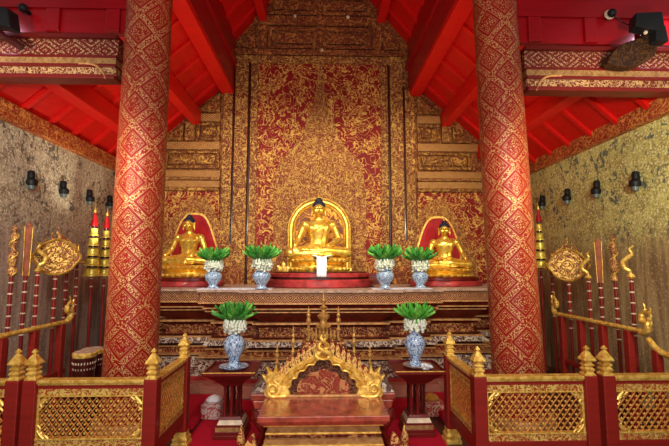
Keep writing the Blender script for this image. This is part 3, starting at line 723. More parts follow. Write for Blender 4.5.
# ---------------------------------------------------------------- central gilded shrine and table
flame_m = m_scroll('red gold flame', 20, (.30, .03, .015), (.80, .50, .14), .06)
SX, SY = .02, 4.02
sh = thing('shrine_table', 'low carved red and gold shrine table with cusped golden arch', 'shrine')
def S(px, py, Y=SY): v = at(px, py, Y); return (v.x, v.z)
b = B()
def tb(z0, z1, hw0, yf0, hw1=None, yf1=None):
    hw1 = hw1 or hw0; yf1 = yf1 or yf0
    hexa(b, [(SX-hw0, yf0, z0), (SX+hw0, yf0, z0), (SX+hw0, 4.06, z0), (SX-hw0, 4.06, z0)], [(SX-hw1, yf1, z1), (SX+hw1, yf1, z1), (SX+hw1, 4.06, z1), (SX-hw1, 4.06, z1)])
tlac = plain('polished red brown lacquer', (.34, .07, .04), .25, .05, .35, 10, .6)
tb(.455, .50, .53, 3.48); tb(.42, .455, .50, 3.51, .525, 3.485); tb(.0, .06, .5, 3.5); obj('table_top', b, tlac, sh, bevel=.006)
b = B(); tb(.405, .42, .485, 3.53); tb(.335, .35, .47, 3.55); tb(.245, .26, .49, 3.53); obj('gilt_line', b, goldp, sh, bevel=.003)
b = B(); tb(.35, .405, .455, 3.565); tb(.26, .30, .475, 3.545); obj('bead_frieze', b, bead, sh)
b = B(); tb(.30, .335, .44, 3.58); tb(.06, .245, .46, 3.56); obj('apron', b, alt_fr, sh)
# rear block with steps carrying the arch
b = B()
for (z0, z1, h0, h1) in ((.44, .50, .52, .52), (.36, .44, .48, .50), (.30, .36, .42, .46)):
    hexa(b, [(SX-h0-.16, 4.08, z0), (SX+h0+.16, 4.08, z0), (SX+h0+.16, 4.62, z0), (SX-h0-.16, 4.62, z0)], [(SX-h1-.16, 4.07, z1), (SX+h1+.16, 4.07, z1), (SX+h1+.16, 4.64, z1), (SX-h1-.16, 4.64, z1)])
obj('rear_block', b, tlac, sh, bevel=.01)
b = B()
hexa(b, [(SX-.68, 4.10, .50), (SX+.68, 4.10, .50), (SX+.68, 4.62, .50), (SX-.68, 4.62, .50)], [(SX-.53, 4.16, .62), (SX+.53, 4.16, .62), (SX+.53, 4.56, .62), (SX-.53, 4.56, .62)])
obj('sloping_crest', b, alt_gr, sh)
b = B()
for (z0, z1, h, y0, y1) in ((.50, .60, .50, 4.16, 4.54), (.60, .625, .53, 4.14, 4.56), (.625, .69, .36, 4.18, 4.52), (.69, .71, .38, 4.16, 4.54), (.71, .86, .19, 4.2, 4.5), (.86, .89, .23, 4.17, 4.53)): box(b, SX-h, SX+h, y0, y1, z0, z1)
obj('upper_steps', b, alt_red, sh, bevel=.006)
b = B()
for (z0, z1, h) in ((.89, .92, .19), (.92, .94, .21), (.94, .96, .13)): box(b, SX-h, SX+h, 4.22, 4.48, z0, z1)
obj('gilt_steps', b, alt_fr, sh, bevel=.005)
for s in (-1, 1):   # curved legs and corner flames
    for k, (yy, m) in enumerate(((4.12, red_lac), (4.22, black_lac), (4.5, red_lac))):
        b = B(); tube(b, cr([(SX+s*.62, yy, .34), (SX+s*(.62-.03*k), yy-.01, .26), (SX+s*(.57-.02*k), yy-.01, .17), (SX+s*.59, yy-.01, .08), (SX+s*.62, yy-.02, .03)], 6), [.05]*6 + [.042]*6 + [.032]*6 + [.028]*7, 10); obj('leg', b, m, sh, smooth=True)
    b = B(); prism(b, [(v.x, v.y) for v in cr([(SX+s*.50, .0), (SX+s*.60, .05), (SX+s*.68, .14), (SX+s*.64, .25), (SX+s*.56, .36), (SX+s*.53, .24), (SX+s*.49, .14)], 6, True)], 3.50, 3.53); obj('corner_flame', b, m_scroll('flame gilt', 14, (.22, .02, .012), (.70, .42, .12), .06), sh)
    b = B(); lathe(b, [(.04, 0), (.045, .05), (.025, .08), (.038, .11), (.035, .16), (.015, .21), (.003, .27)], 14, (SX+s*.74, 3.98, 0)); obj('foot_finial', b, flame_m, sh, smooth=True)
# cusped golden arch (front face at SY)
half = [(266, 394), (272, 383), (279, 384), (283, 378), (288, 371), (296, 366), (304, 361), (312, 357), (319, 353), (323.5, 349)]
outer = half + [(647-x, y) for x, y in reversed(half[:-1])]
inn = [(289, 394), (291, 385), (297, 377), (305, 370), (314, 364.5), (323.5, 359)]
inner = inn + [(647-x, y) for x, y in reversed(inn[:-1])]
ow = [Vector(S(*p)) for p in outer]; iw = [Vector(S(*p)) for p in inner]
def cusps(pts):    # little lobes between successive points
    o = []
    for a, c in zip(pts, pts[1:]):
        d = c - a; nrm = Vector((-d.y, d.x)).normalized()
        for k in range(6):
            t = k/6; o.append(a + d*t + nrm*.030*math.sin(PI*t))
    o.append(pts[-1]); return o
oc = cr(ow, 5); ic = cusps(iw)
b = B()   # ribbon solid between outer and inner line
m = 60
def samp(P_, n):
    L = [0]
    for a, c in zip(P_, P_[1:]): L.append(L[-1] + (c-a).length)
    out = []; j = 0
    for k in range(n+1):
        tt = L[-1]*k/n
        while j < len(L)-2 and L[j+1] < tt: j += 1
        f = (tt-L[j])/max(L[j+1]-L[j], 1e-9); out.append(P_[j].lerp(P_[j+1], f))
    return out
A = samp(oc, m); I = samp(ic, m); rows = []
for p, q in zip(A, I):
    mid = (p+q)/2
    rows.append([b.verts.new((p.x, SY-.01, p.y)), b.verts.new((mid.x, SY-.045, mid.y)), b.verts.new((q.x, SY-.02, q.y)), b.verts.new((q.x, SY+.03, q.y)), b.verts.new((p.x, SY+.03, p.y))])
for r0, r1 in zip(rows, rows[1:]):
    for k in range(5): b.faces.new((r0[k], r0[(k+1) % 5], r1[(k+1) % 5], r1[k]))
b.faces.new(rows[0]); b.faces.new(rows[-1])
tube(b, [(p.x, SY-.02, p.y) for p in A], .011, 6); tube(b, [(p.x, SY-.028, p.y) for p in I], .009, 6)
obj('cusped_arch', b, goldp, sh, smooth=True, sharp=50)
# naga heads at the feet of the arch
for s in (-1, 1):
    f = lambda px, py: (lambda v: (v.x, SY-.03, v.z))(at(px if s < 0 else 647-px, py, SY))
    b = B()
    sil = [(290, 396), (268, 396), (264.5, 390), (267, 383), (262.5, 374), (268.5, 376), (267, 366), (273, 372), (276.5, 364), (279, 373), (283, 377), (281, 384), (287, 386)]
    sl = [Vector((f(*q)[0], f(*q)[2])) for q in sil]
    prism(b, [(q.x, q.y) for q in cr(sl, 4, True)], SY-.045, SY+.02); obj('naga_head', b, goldp, sh, bevel=.008)
    b = B()
    tube(b, cr([f(287, 394), f(279, 395), f(271, 394), f(268, 388), f(272, 383), f(277, 385), f(276, 390), f(272, 390)], 5), [.020]*20+[.014]*16, 8)
    tube(b, cr([f(279, 383), f(274, 379), f(275, 373), f(278, 371)], 4), .011, 6); tube(b, cr([f(270, 382), f(267, 378), f(269, 373)], 4), .010, 6)
    bmesh.ops.translate(b, vec=(0, -.02, 0), verts=b.verts[:]); obj('naga_scroll', b, goldp, sh, smooth=True)
    # flame leaves climbing the arch
    for (ax, ay) in ((282, 376), (288, 370), (293, 366), (299, 362), (304, 359), (310, 355), (315, 352)):
        b = B(); o3 = cr([(-.026, -.01), (-.036, .04), (-.022, .08), (-.004, .135), (.012, .08), (.028, .035), (.022, -.01)], 4, True)
        prism(b, [(v.x*(-s)*1.0, v.y) for v in o3], -.012, .012); o = obj('flame_leaf', b, flame_m, sh); p = f(ax, ay+2); o.location = (p[0], SY+.01, p[2])
# entwined tip
b = B()
for ph in (0, PI):
    pts = []
    for k in range(25):
        t = k/24; v = at(323.5, 357 - 23*t, SY); pts.append((v.x + .072*(1-t*.75)*math.sin(ph + t*2.5*PI + .6), SY-.045 + .018*math.cos(ph + t*2.6*PI), v.z))
    tube(b, pts, [.027 - .016*(k/24) for k in range(25)], 10)
obj('entwined_tip', b, goldp, sh, smooth=True)
# inner red panel with gold scroll and dark reveal
pin = [Vector(S(*p, SY+.04)) for p in inner]
b = B(); prism(b, [(p.x, p.y) for p in cusps(pin)], SY+.03, SY+.05); obj('arch_reveal', b, m_scroll('dark arch scroll', 18, (.06, .012, .008), (.25, .10, .04), .05), sh)
lob = [(297, 395), (297, 387), (300, 381), (306, 379), (310, 373), (316, 372), (323.5, 369)]
lob = lob + [(647-x, y) for x, y in reversed(lob[:-1])]
b = B(); prism(b, [(v.x, v.y) for v in cr([Vector(S(*p)) for p in lob], 5)], SY-.005, SY+.03); obj('carved_red_panel', b, m_scroll('red panel gilt scroll', 13, (.26, .03, .018), (.50, .20, .08), .05, .2, .35, .9), sh, bevel=.006)
b = B(); v = Vector(S(323.5, 396, 3.98)); box(b, SX-.50, SX+.50, 3.965, 4.0, .50, .52); obj('arch_sill', b, alt_line, sh, bevel=.004)
spire_m = plain('old red gold', (.50, .26, .07), .4, .35, .4, 40)
# turned pinnacles and central spire
def pinn(px, ytop, ybot, r, Y=4.30, nm='pinnacle'):
    a = at(px, ybot, Y); c = at(px, ytop, Y); h = c.z - a.z
    b = B(); lathe(b, [(r, 0), (r*.9, h*.06), (r*.5, h*.12), (r*.55, h*.22), (r*1.1, h*.30), (r*.5, h*.36), (r*.45, h*.48), (r*.9, h*.54), (r*.9, h*.60), (r*.45, h*.66), (r*.8, h*.73), (r*.35, h*.80), (r*.5, h*.86), (r*.15, h*.93), (.002, h)], 14, (a.x, Y, a.z))
    obj(nm, b, spire_m, sh, smooth=True)
for px, yt, yb in ((277, 344, 371), (293, 326, 363), (308.5, 306, 340)):
    for s in (0, 1): pinn(px if not s else 647-px, yt, yb, .027)
a = at(323.5, 336, 4.34); a.z = .96
b = B(); lathe(b, [(.06, 0), (.07, .03), (.04, .05), (.04, .08), (.075, .11), (.08, .13), (.035, .15), (.035, .18), (.06, .21), (.065, .23), (.022, .26), (.022, .29), (.042, .31), (.016, .33), (.018, .36), (.028, .38), (.01, .41), (.003, .49)], 20, (a.x, 4.34, a.z)); obj('spire', b, spire_m, sh, smooth=True)
for k in range(9):
    e = (k-4)*.036; b = B(); lathe(b, [(.010, 0), (.015, .02), (.011, .05), (.002, .085+.01*(4-abs(k-4)))], 8, (a.x+e, 4.24, a.z+.01)); obj('lotus_petal', b, spire_m, sh, smooth=True)

# ---------------------------------------------------------------- gilded railings
YF = 3.46
def rail_thing(label, panels, posts):
    """panels: ((xa,ya),(xb,yb)); posts: (x,y)"""
    t = thing('gilded_railing', label, 'railing')
    for (x, y) in posts:
        b = B(); r = .052
        box(b, x-r, x+r, y-r, y+r, 0, .81)
        p = obj('post', b, red_post, t, bevel=.008)
        b = B(); q = r*1.38; qq = math.sqrt(2)
        k = math.sqrt(2)
        lathe(b, [(k*h_*.80, z_) for h_, z_ in ((.056, .81), (.056, .822), (.040, .834), (.040, .842), (.050, .850), (.050, .862), (.036, .872), (.036, .880), (.048, .888), (.048, .898), (.034, .908), (.034, .916), (.062, .928), (.062, .936), (.018, 1.0), (.011, 1.004), (.011, 1.008), (.022, 1.014), (.022, 1.022), (.003, 1.045))], 4, (x, y, 0), rot=PI/4)
        obj('finial', b, goldp, p, bevel=.003)
        b = B(); lathe(b, [(.11, 0), (.11, .03), (.095, .04), (.10, .07), (.08, .09), (.075, .13), (.055, .15)], 4, (x, y, 0), rot=PI/4); obj('post_base', b, goldp, p, bevel=.004)
    for (a, c) in panels:
        a = Vector((*a, 0)); c = Vector((*c, 0)); d = (c-a); L = d.length; d.normalize(); n = Vector((-d.y, d.x, 0))
        a = a + d*.052; L -= .104
        M4 = Matrix(((d.x, n.x, 0, a.x), (d.y, n.y, 0, a.y), (0, 0, 1, 0), (0, 0, 0, 1)))
        def part(nm, bm, m, **k): bmesh.ops.transform(bm, matrix=M4, verts=bm.verts[:]); return obj(nm, bm, m, t, **k)
        b = B(); box(b, 0, L, -.045, .045, .785, .812); box(b, 0, L, -.03, .03, .768, .785); part('top_rail', b, goldp, bevel=.005)
        b = B(); box(b, 0, L, -.022, .022, .742, .768); part('red_rail', b, red_post)
        b = B(); box(b, 0, L, -.02, .02, .69, .742); part('frieze', b, m_lat, bevel=.003)
        b = B(); box(b, 0, L, -.026, .026, .68, .69); box(b, 0, L, -.028, .028, .36, .372); box(b, 0, .018, -.02, .02, .36, .69); box(b, L-.018, L, -.02, .02, .36, .69); part('gilt_frame', b, goldp, bevel=.003)
        b = B(); box(b, 0, L, -.02, .02, .31, .36); part('lower_frieze', b, m_lat); b = B(); box(b, 0, L, -.03, .03, .20, .31); part('bottom_rail', b, red_post, bevel=.005)
        # diagonal lattice with rosettes
        b = B(); x0, x1, z0, z1 = .018, L-.018, .372, .68; H = z1-z0; stp = .0545; sl = 1.25; wd = .0055
        k = -H/sl
        while k < L:
            for sg, yy in ((1, -.008), (-1, .008)):
                if sg == 1: pa, pb = (x0+k, z0), (x0+k+H/sl, z1)
                else: pa, pb = (x0+k, z1), (x0+k+H/sl, z0)
                (ax, az), (bx, bz) = pa, pb
                if ax < x0: az += (x0-ax)*sl*sg; ax = x0
                if bx > x1: bz -= (bx-x1)*sl*sg; bx = x1
                if bx - ax > .01:
                    hexa(b, [(ax-wd*.6, yy-.005, az), (ax+wd*.6, yy-.005, az), (ax+wd*.6, yy+.005, az), (ax-wd*.6, yy+.005, az)], [(bx-wd*.6, yy-.005, bz), (bx+wd*.6, yy-.005, bz), (bx+wd*.6, yy+.005, bz), (bx-wd*.6, yy+.005, bz)])
            k += stp
        part('lattice', b, lat_m)
        b = B(); 
        for i in range(int((x1-x0)/stp*2)+2):
            for j in range(int(H/(stp*sl/2))+1):
                if (i + j) % 2 == 0:
                    xx = x0 + i*stp/2; zz = z0 + j*stp*sl/2 + ((H/sl) % stp)*0
                    if x0+.008 < xx < x1-.008 and z0+.006 < zz < z1-.006: ell(b, (xx, -.018, zz), (.0105, .006, .0105), seg=6)
        part('rosettes', b, goldp, smooth=True)
        # scrolled corner brackets
        for (ex, ez, sx, sz) in ((x0, z0, 1, 1), (x1, z0, -1, 1), (x0, z1, 1, -1), (x1, z1, -1, -1)):
            b = B()
            tube(b, [(ex+sx*q.x, -.02, ez+sz*q.y) for q in cr([(0, .10), (.02, .075), (.012, .05), (.03, .045), (.035, .02), (.06, .022), (.085, 0)], 4)], .009, 6)
            tube(b, [(ex+sx*q.x, -.02, ez+sz*q.y) for q in cr([(.0, .06), (.02, .03), (.04, .01), (.05, .0)], 4)], .011, 6)
            part('corner_scroll', b, goldp, smooth=True)
m_lat = m_scroll('railing gilt frieze', 30, (.40, .06, .02), (.86, .56, .14), .07, .3, .4, .8)
lat_m = plain('red gold lattice', (.82, .34, .08), .42, .2, .35, 30)
xA, xB, xC, xD = at(15, 400, YF).x, at(32, 400, YF).x, at(152, 400, YF).x, at(180, 400, 4.2).x
rail_thing('gilded lattice railing with red posts, corner section left of the carpet', (((xB, YF), (xC, YF)), ((xC, YF), (xC-.0, 4.22))), ((xB, YF), (xC, YF), (xC, 4.22)))
rail_thing('gilded lattice railing section cut off at the left edge', (((xA-1.1, YF), (xA, YF)),), ((xA, YF), (xA-1.1, YF)))
yC, yB_, yA = at(479, 400, YF).x, at(589, 400, YF).x, at(607, 400, YF).x
rail_thing('gilded lattice railing with red posts, corner section right of the carpet', (((yC, YF), (yB_, YF)), ((yC, YF), (yC, 4.22))), ((yC, YF), (yB_, YF), (yC, 4.22)))
rail_thing('gilded lattice railing section cut off at the right edge', (((yA, YF), (yA+1.1, YF)),), ((yA, YF), (yA+1.1, YF)))

# ---------------------------------------------------------------- ritual staffs in racks
XL, XR = -3.25, 3.38
def ystaff(px, X):   # distance where the side line x=X crosses this image column
    lo, hi = 2.5, 9
    for _ in range(40):
        mid = (lo+hi)/2; v = at(px, 270, mid).x
        if abs(v) < abs(X): lo = mid
        else: hi = mid
    return (lo+hi)/2
def pole(t, h, r=.019, rings=6, m=None):
    b = B(); lathe(b, [(r*1.1, .12), (r, .3), (r, h)], 12); obj('pole', b, m or red_post, t, smooth=True)
    for k in range(rings):
        z = h - .06 - k*.115
        if z > .5: b = B(); lathe(b, [(r*.9, z-.010), (r*1.35, z-.004), (r*1.35, z+.004), (r*.9, z+.010)], 12); obj('gilt_ring', b, ivory, t, smooth=True)
def scroll_head(t, z, s):      # S-curved hook
    b = B(); tube(b, [(0, p.x, p.y) for p in cr([(0, z), (.01, z+.05), (s*.055, z+.09), (s*.065, z+.15), (s*.02, z+.20), (-s*.02, z+.24), (0, z+.29), (-s*.04, z+.33)], 6)], [.018]*6+[.024]*24+[.016]*8+[.008]*5, 10); obj('hook_head', b, goldp, t, smooth=True)
    b = B(); lathe(b, [(.02, z-.03), (.045, z-.01), (.03, z+.02)], 14); obj('collar', b, goldp, t, smooth=True)
def blade_head(t, z, h=.55):
    b = B(); hexa(b, [(-.012, -.024, z), (.012, -.024, z), (.012, .024, z), (-.012, .024, z)], [(-.012, -.032, z+h), (.012, -.032, z+h), (.012, .032, z+h), (-.012, .032, z+h)])
    hexa(b, [(-.012, -.032, z+h), (.012, -.032, z+h), (.012, .032, z+h), (-.012, .032, z+h)], [(-.006, -.004, z+h+.05), (.006, -.004, z+h+.05), (.006, .004, z+h+.05), (-.006, .004, z+h+.05)])
    obj('flat_head', b, copper, t, bevel=.004)
    for e in (-1, 1): b = B(); hexa(b, [(-.015, e*.024, z), (.015, e*.024, z), (.015, e*.033, z), (-.015, e*.033, z)], [(-.015, e*.032, z+h), (.015, e*.032, z+h), (.015, e*.041, z+h), (-.015, e*.041, z+h)]); obj('gilt_edge', b, goldp, t, bevel=.003)
def carved_head(t, z, h=.56, m=None):
    b = B(); lathe(b, [(.75*r_, z_) for r_, z_ in ((.02, z), (.06, z+.03), (.05, z+.08), (.03, z+.11), (.055, z+.16), (.06, z+.22), (.035, z+.27), (.025, z+.34), (.05, z+.38), (.045, z+.43), (.02, z+.47), (.035, z+.50), (.005, z+h))], 14); obj('carved_head', b, m or carve_m, t, smooth=True)
    b = B()
    tube(b, [(.038*math.cos(k*.55), .038*math.sin(k*.55), z+.02+k*.016) for k in range(30)], [.012-.0002*k for k in range(30)], 8); obj('coiled_serpent', b, goldp, t, smooth=True)
def fan_head(t, z):
    z0_ = z
    o = cr([(0, -.02), (.09, .0), (.165, .05), (.215, .12), (.265, .20), (.21, .29), (.16, .36), (.08, .41), (.0, .43), (-.08, .41), (-.16, .36), (-.21, .29), (-.265, .20), (-.215, .12), (-.165, .05), (-.09, .0)], 5, True)
    b = B(); prism(b, [(v.x, v.y+z) for v in o], -.012, .012, 'X'); obj('fan_plate', b, fan_m, t)
    b = B(); tube(b, [(-.02, v.x*.93, v.y*.93+z+.015) for v in o] + [(-.02, o[0].x*.93, o[0].y*.93+z+.015)], .014, 6); tube(b, [(.02, v.x*.93, v.y*.93+z+.015) for v in o] + [(.02, o[0].x*.93, o[0].y*.93+z+.015)], .014, 6)
    for sc_ in (.62, .30):
        for xx in (-.022, .022): tube(b, [(xx, v.x*sc_, (v.y-.19)*sc_+z+.19) for v in o] + [(xx, o[0].x*sc_, (o[0].y-.19)*sc_+z+.19)], .009, 6)
    obj('fan_scrolls', b, gold, t, smooth=True)
    b = B()
    for k in range(-3, 4):
        tube(b, [(0, p.x*.85, p.y+z+.04) for p in cr([(k*.06, .36 - abs(k)*.035), (k*.068+.02, .41-abs(k)*.035), (k*.064-.012, .47-abs(k)*.05), (k*.066, .53-abs(k)*.065)], 4)], [.02]*5+[.014]*4+[.006]*4, 8)
    obj('flame_crest', b, fan_m, t, smooth=True)
def tier_head(t, z, n=5, r=.112, h=.92):
    red = niche_red
    for k in range(n):
        rr_ = r*(1-.135*k); zz = z + k*h*.155
        b = B(); lathe(b, [(rr_*.72, zz-.02), (rr_*1.12, zz-.03), (rr_*1.12, zz-.015), (rr_*.90, zz), (rr_*.86, zz+h*.070), (rr_*.98, zz+h*.08), (rr_*.6, zz+h*.095)], 24); obj('parasol_tier', b, tier_m, t, smooth=True, sharp=40)
        b = B(); lathe(b, [(rr_*.66, zz+h*.085), (rr_*.62, zz+h*.14)], 20); obj('dark_band', b, black_lac, t, smooth=True)
    zz = z + n*h*.155
    b = B(); lathe(b, [(r*.42, zz-.03), (r*.36, zz+.05), (r*.2, zz+.10), (r*.22, zz+.12), (r*.08, zz+.17)], 16); obj('red_cap', b, red, t, smooth=True)
    b = B(); lathe(b, [(r*.12, zz+.16), (r*.18, zz+.18), (r*.05, zz+.23), (.002, zz+.30)], 12); obj('tip', b, gold, t, smooth=True)
def plate_head(t, z):
    b = B(); lathe(b, [(.02, z), (.05, z+.02), (.10, z+.03), (.105, z+.05), (.02, z+.06)], 20); obj('gilt_plate', b, goldp, t, smooth=True)
    b = B(); lathe(b, [(.012, z+.05), (.03, z+.10), (.012, z+.15), (.02, z+.2), (.002, z+.28)], 12); obj('bud', b, goldp, t, smooth=True)
tier_m = plain('yellow gilt tiers', (.86, .60, .10), .35, .35, .3, 30)
copper = plain('copper brown blade', (.24, .055, .014), .4, .2, .3, 8); carve_m = m_scroll('dark carved staff', 26, (.18, .03, .015), (.62, .34, .10), .06)
fan_m = m_scroll('pierced gilt fan', 18, (.30, .05, .015), (.78, .46, .12), .07, .4, .4, .9)
DARK_P = m_wood('dark red pole', (.12, .008, .008), (.22, .014, .012), .4)
def staff(px, ztop_pole, X, head, label, name='ritual_staff', m=None, rings=6, **k):
    Y = ystaff(px, X); t = thing(name, label, 'staff', (X, Y, 0), math.atan2(-Y, -X) if X < 0 else math.atan2(Y, X)); pole(t, ztop_pole, m=m, rings=rings)
    head(t, ztop_pole, **k); b = B(); lathe(b, [(.05, 0), (.05, .04), (.035, .06), (.03, .12)], 14); obj('foot', b, black_lac, t, smooth=True)
    return t
def zpx(px, py, X): return at(px, py, ystaff(px, X)).z
staff(12, zpx(12, 277, XL), XL, carved_head, 'carved serpent-headed staff, farthest left in the left rack', m=DARK_P)
staff(26, zpx(26, 276, XL), XL, blade_head, 'staff with long flat copper blade head in the left rack', m=DARK_P)
staff(38, zpx(38, 270, XL), XL, lambda t, z: scroll_head(t, z, 1), 'staff with curled golden hook beside the fan in the left rack')
staff(56, zpx(56, 274, XL), XL+.04, fan_head, 'staff with golden flame-edged fan plate in the left rack', 'ceremonial_fan')
staff(67, zpx(67, 268, XL), XL-.06, lambda t, z: scroll_head(t, z, -1), 'staff with golden hook right behind the fan in the left rack')
staff(77, zpx(77, 265, XL), XL, plate_head, 'staff with small golden plate next to the tiered parasols on the left')
staff(92, zpx(92, 274, XL), XL, tier_head, 'golden tiered parasol staff, nearer of two on the left wall side', 'tiered_parasol', rings=2)
staff(104.5, zpx(104, 274, XL), XL, tier_head, 'golden tiered parasol staff, half behind the left column', 'tiered_parasol', rings=2)
staff(541, zpx(541, 266, XR), XR, tier_head, 'golden tiered parasol staff half behind the right column', 'tiered_parasol', rings=2, r=.10)
staff(552, zpx(552, 272, XR), XR, plate_head, 'staff with small golden plate left of the fan in the right rack')
staff(568, zpx(568, 280, XR), XR-.04, fan_head, 'staff with golden flame-edged fan plate in the right rack', 'ceremonial_fan')
staff(588, zpx(588, 277, XR), XR, lambda t, z: scroll_head(t, z, 1), 'staff with curled golden hook right of the fan in the right rack')
staff(599.5, zpx(600, 283, XR), XR, blade_head, 'staff with long flat copper blade head in the right rack', m=DARK_P, h=.50)
staff(614.5, zpx(615, 283, XR), XR, carved_head, 'dark carved serpent-headed staff in the right rack', m=DARK_P)
staff(630.5, zpx(630, 276, XR), XR, lambda t, z: scroll_head(t, z, 1), 'staff with curled golden hook, farthest right in the right rack', m=DARK_P)
def rack(X, y0, y1, z, label, s):
    t = thing('staff_rack', label, 'rack'); xi = X - s*.09
    b = B(); tube(b, [(xi, y0, z), (xi, y1, z)], .028, 12); obj('gilt_rail', b, goldp, t, smooth=True)
    b = B(); box(b, xi-.02, xi+.02, y0+.05, y1-.05, .38, .44); obj('lower_rail', b, red_post, t, bevel=.006)
    n = 4
    for k in range(n):
        y = y0 + .25 + (y1-y0-.4)*k/(n-1); b = B(); box(b, xi-.035, xi+.035, y-.04, y+.04, 0, z-.02); obj('post', b, red_post, t, bevel=.006)
        b = B(); box(b, xi-.03, X+.12 if s > 0 else X+.05, y-.025, y+.025, .12, .18) if s > 0 else box(b, X-.12, xi+.03, y-.025, y+.025, .12, .18); obj('cross_foot', b, red_post, t)
    return t, xi
def naga_fin(t, x, y, z, sgn):
    b = B(); tube(b, cr([(x, y-.02*sgn, z), (x, y+.06*sgn, z+.05), (x, y+.05*sgn, z+.12), (x, y-.02*sgn, z+.13), (x, y-.01*sgn, z+.20), (x, y+.04*sgn, z+.25), (x, y+.02*sgn, z+.31)], 5), [.034]*10+[.030]*10+[.017]*6+[.008]*5, 10)
    for q in (.08, .15, .21): tube(b, cr([(x, y+.06*sgn, z+q), (x, y+.10*sgn, z+q+.02), (x, y+.11*sgn, z+q+.06)], 4), [.02]*4+[.012]*4+[.004], 8)
    obj('naga_finial', b, goldp, t, smooth=True)
t, xi = rack(XL, 3.62, 5.45, 1.0, 'red rack with golden rail holding staffs along the left wall', -1); naga_fin(t, xi, 5.42, 1.0, 1)
t, xi = rack(XR, 4.25, 5.9, 1.02, 'red rack with golden rail holding staffs along the right wall', 1); naga_fin(t, xi, 4.28, 1.0, -1); naga_fin(t, xi, 5.88, 1.0, 1)
t = thing('handrail', 'short golden stair rail at the right edge below the naga finial', 'handrail')
b = B(); tube(b, cr([(3.27, 4.20, .96), (3.27, 4.05, .86), (3.27, 3.75, .84), (3.27, 3.6, .84)], 5), .03, 10); obj('rail', b, goldp, t, smooth=True)
for yy in (4.1, 3.75):
    b = B(); box(b, 3.235, 3.305, yy-.035, yy+.035, 0, .87); obj('post', b, red_post, t, bevel=.006)
b = B(); box(b, -3.05+.0, -2.99, 5.5, 5.56, 0, 1.0); 
b.free()

# drums behind the left railing
for (px, y, r, h, lab) in ((85, 4.4, .105, .83, 'dark red beaded drum, front one beside the left column'), (93, 4.72, .11, .80, 'dark red beaded drum, rear one beside the left column')):
    v = at(px, 350, y); t = thing('drum', lab, 'drum', (v.x, y, 0))
    b = B(); lathe(b, [(r*.8, 0), (r*.84, h*.2), (r*.92, h*.7), (r, h-.04)], 28); obj('shell', b, black_lac, t, smooth=True)
    b = B(); lathe(b, [(r*1.02, h-.045), (r*1.06, h-.03), (r*1.06, h-.005), (r, h), (r*.9, h+.002)], 28); obj('rim', b, goldp, t, smooth=True)
    b = B(); lathe(b, [(r*.95, h-.01), (r*.94, h+.006)], 28); obj('drumhead', b, alt_top, t, smooth=True)
    b = B()
    for k in range(24):
        a = 2*PI*k/24
        for j in range(4): ell(b, ((r*.95-.01*j*.5)*math.cos(a), (r*.95-.01*j*.5)*math.sin(a), h-.10-.055*j), (.008, .008, .016), seg=6)
    obj('bead_lacing', b, ivory, t, smooth=True)

# black wall lamps on the mural walls
def wall_lamp(px, py, side, label):
    X = WL if side < 0 else WR; s = -side
    lo = 3; hi = 8.2
    for _ in range(40):
        mid = (lo+hi)/2
        if abs(at(px, py, mid).x) < abs(X - side*.06): lo = mid
        else: hi = mid
    v = at(px, py, lo); t = thing('wall_lamp', label, 'wall lamp', (X, v.y, v.z)); t.scale = (.82, .82, .82)
    b = B(); box(b, 0 if s > 0 else -.05, .05 if s > 0 else 0, -.035, .035, .02, .15); 
    obj('backplate', b, black, t, bevel=.006)
    b = B(); lathe(b, [(.035, .03), (.05, .05), (.048, .13), (.034, .16)], 16, (s*.045, 0, 0)); obj('upper_shade', b, black, t, smooth=True)
    b = B(); lathe(b, [(.05, -.07), (.075, -.06), (.08, .0), (.06, .03), (.03, .045)], 18, (s*.06, 0, 0)); obj('lamp_body', b, black, t, smooth=True)
    b = B(); lathe(b, [(.035, -.135), (.045, -.125), (.047, -.07), (.04, -.065)], 16, (s*.06, 0, 0)); obj('glass', b, grey, t, smooth=True)
wall_lamp(33, 181, -1, 'black wall lamp on the left wall, nearest to the camera')
wall_lamp(65, 190, -1, 'black wall lamp on the left wall, second from the left edge')
wall_lamp(91, 198, -1, 'black wall lamp above the left tiered parasols')
wall_lamp(111, 203, -1, 'black wall lamp beside the left column edge')
wall_lamp(634, 182, 1, 'black wall lamp on the right wall, nearest to the camera')
wall_lamp(595, 190, 1, 'black wall lamp above the copper blade staff on the right')
wall_lamp(566, 197, 1, 'black wall lamp above the golden fan on the right')
wall_lamp(541, 203, 1, 'black wall lamp beside the right column edge')

# floodlights fixed near the tie beams
fl = thing('floodlight', 'black box floodlight above the right tie beam', 'floodlight', at(650, 27, 3.93))
b = B(); hexa(b, [(-.19, -.05, -.02), (.12, -.05, -.08), (.14, .08, -.08), (-.17, .08, -.02)], [(-.17, -.05, .12), (.10, -.05, .14), (.12, .08, .14), (-.15, .08, .12)]); obj('housing', b, black, fl, bevel=.01)
b = B(); hexa(b, [(.02, -.04, -.16), (.15, -.04, -.17), (.15, .06, -.17), (.02, .06, -.16)], [(.03, -.04, .0), (.13, -.04, .0), (.13, .06, .0), (.03, .06, .0)]); obj('bracket', b, black, fl, bevel=.006)
b = B(); ell(b, (-.05, .0, -.06), (.02, .02, .02)); obj('screw', b, ivory, fl, smooth=True)
t = thing('dome_camera', 'small black ball lamp left of the right floodlight', 'lamp', at(612, 13, 4.18))
b = B(); ell(b, (0, 0, 0), (.045, .045, .045)); obj('ball', b, black, t, smooth=True); b = B(); lathe(b, [(.05, -.01), (.056, 0), (.05, .01)], 20); o = obj('ring', b, ivory, t, smooth=True); o.rotation_euler = (PI/2, 0, 0); o.location = (-.008, .03, 0)
b = B(); tube(b, [(0, .02, 0), (0, .10, 0)], .02, 8); obj('mount', b, black, t)
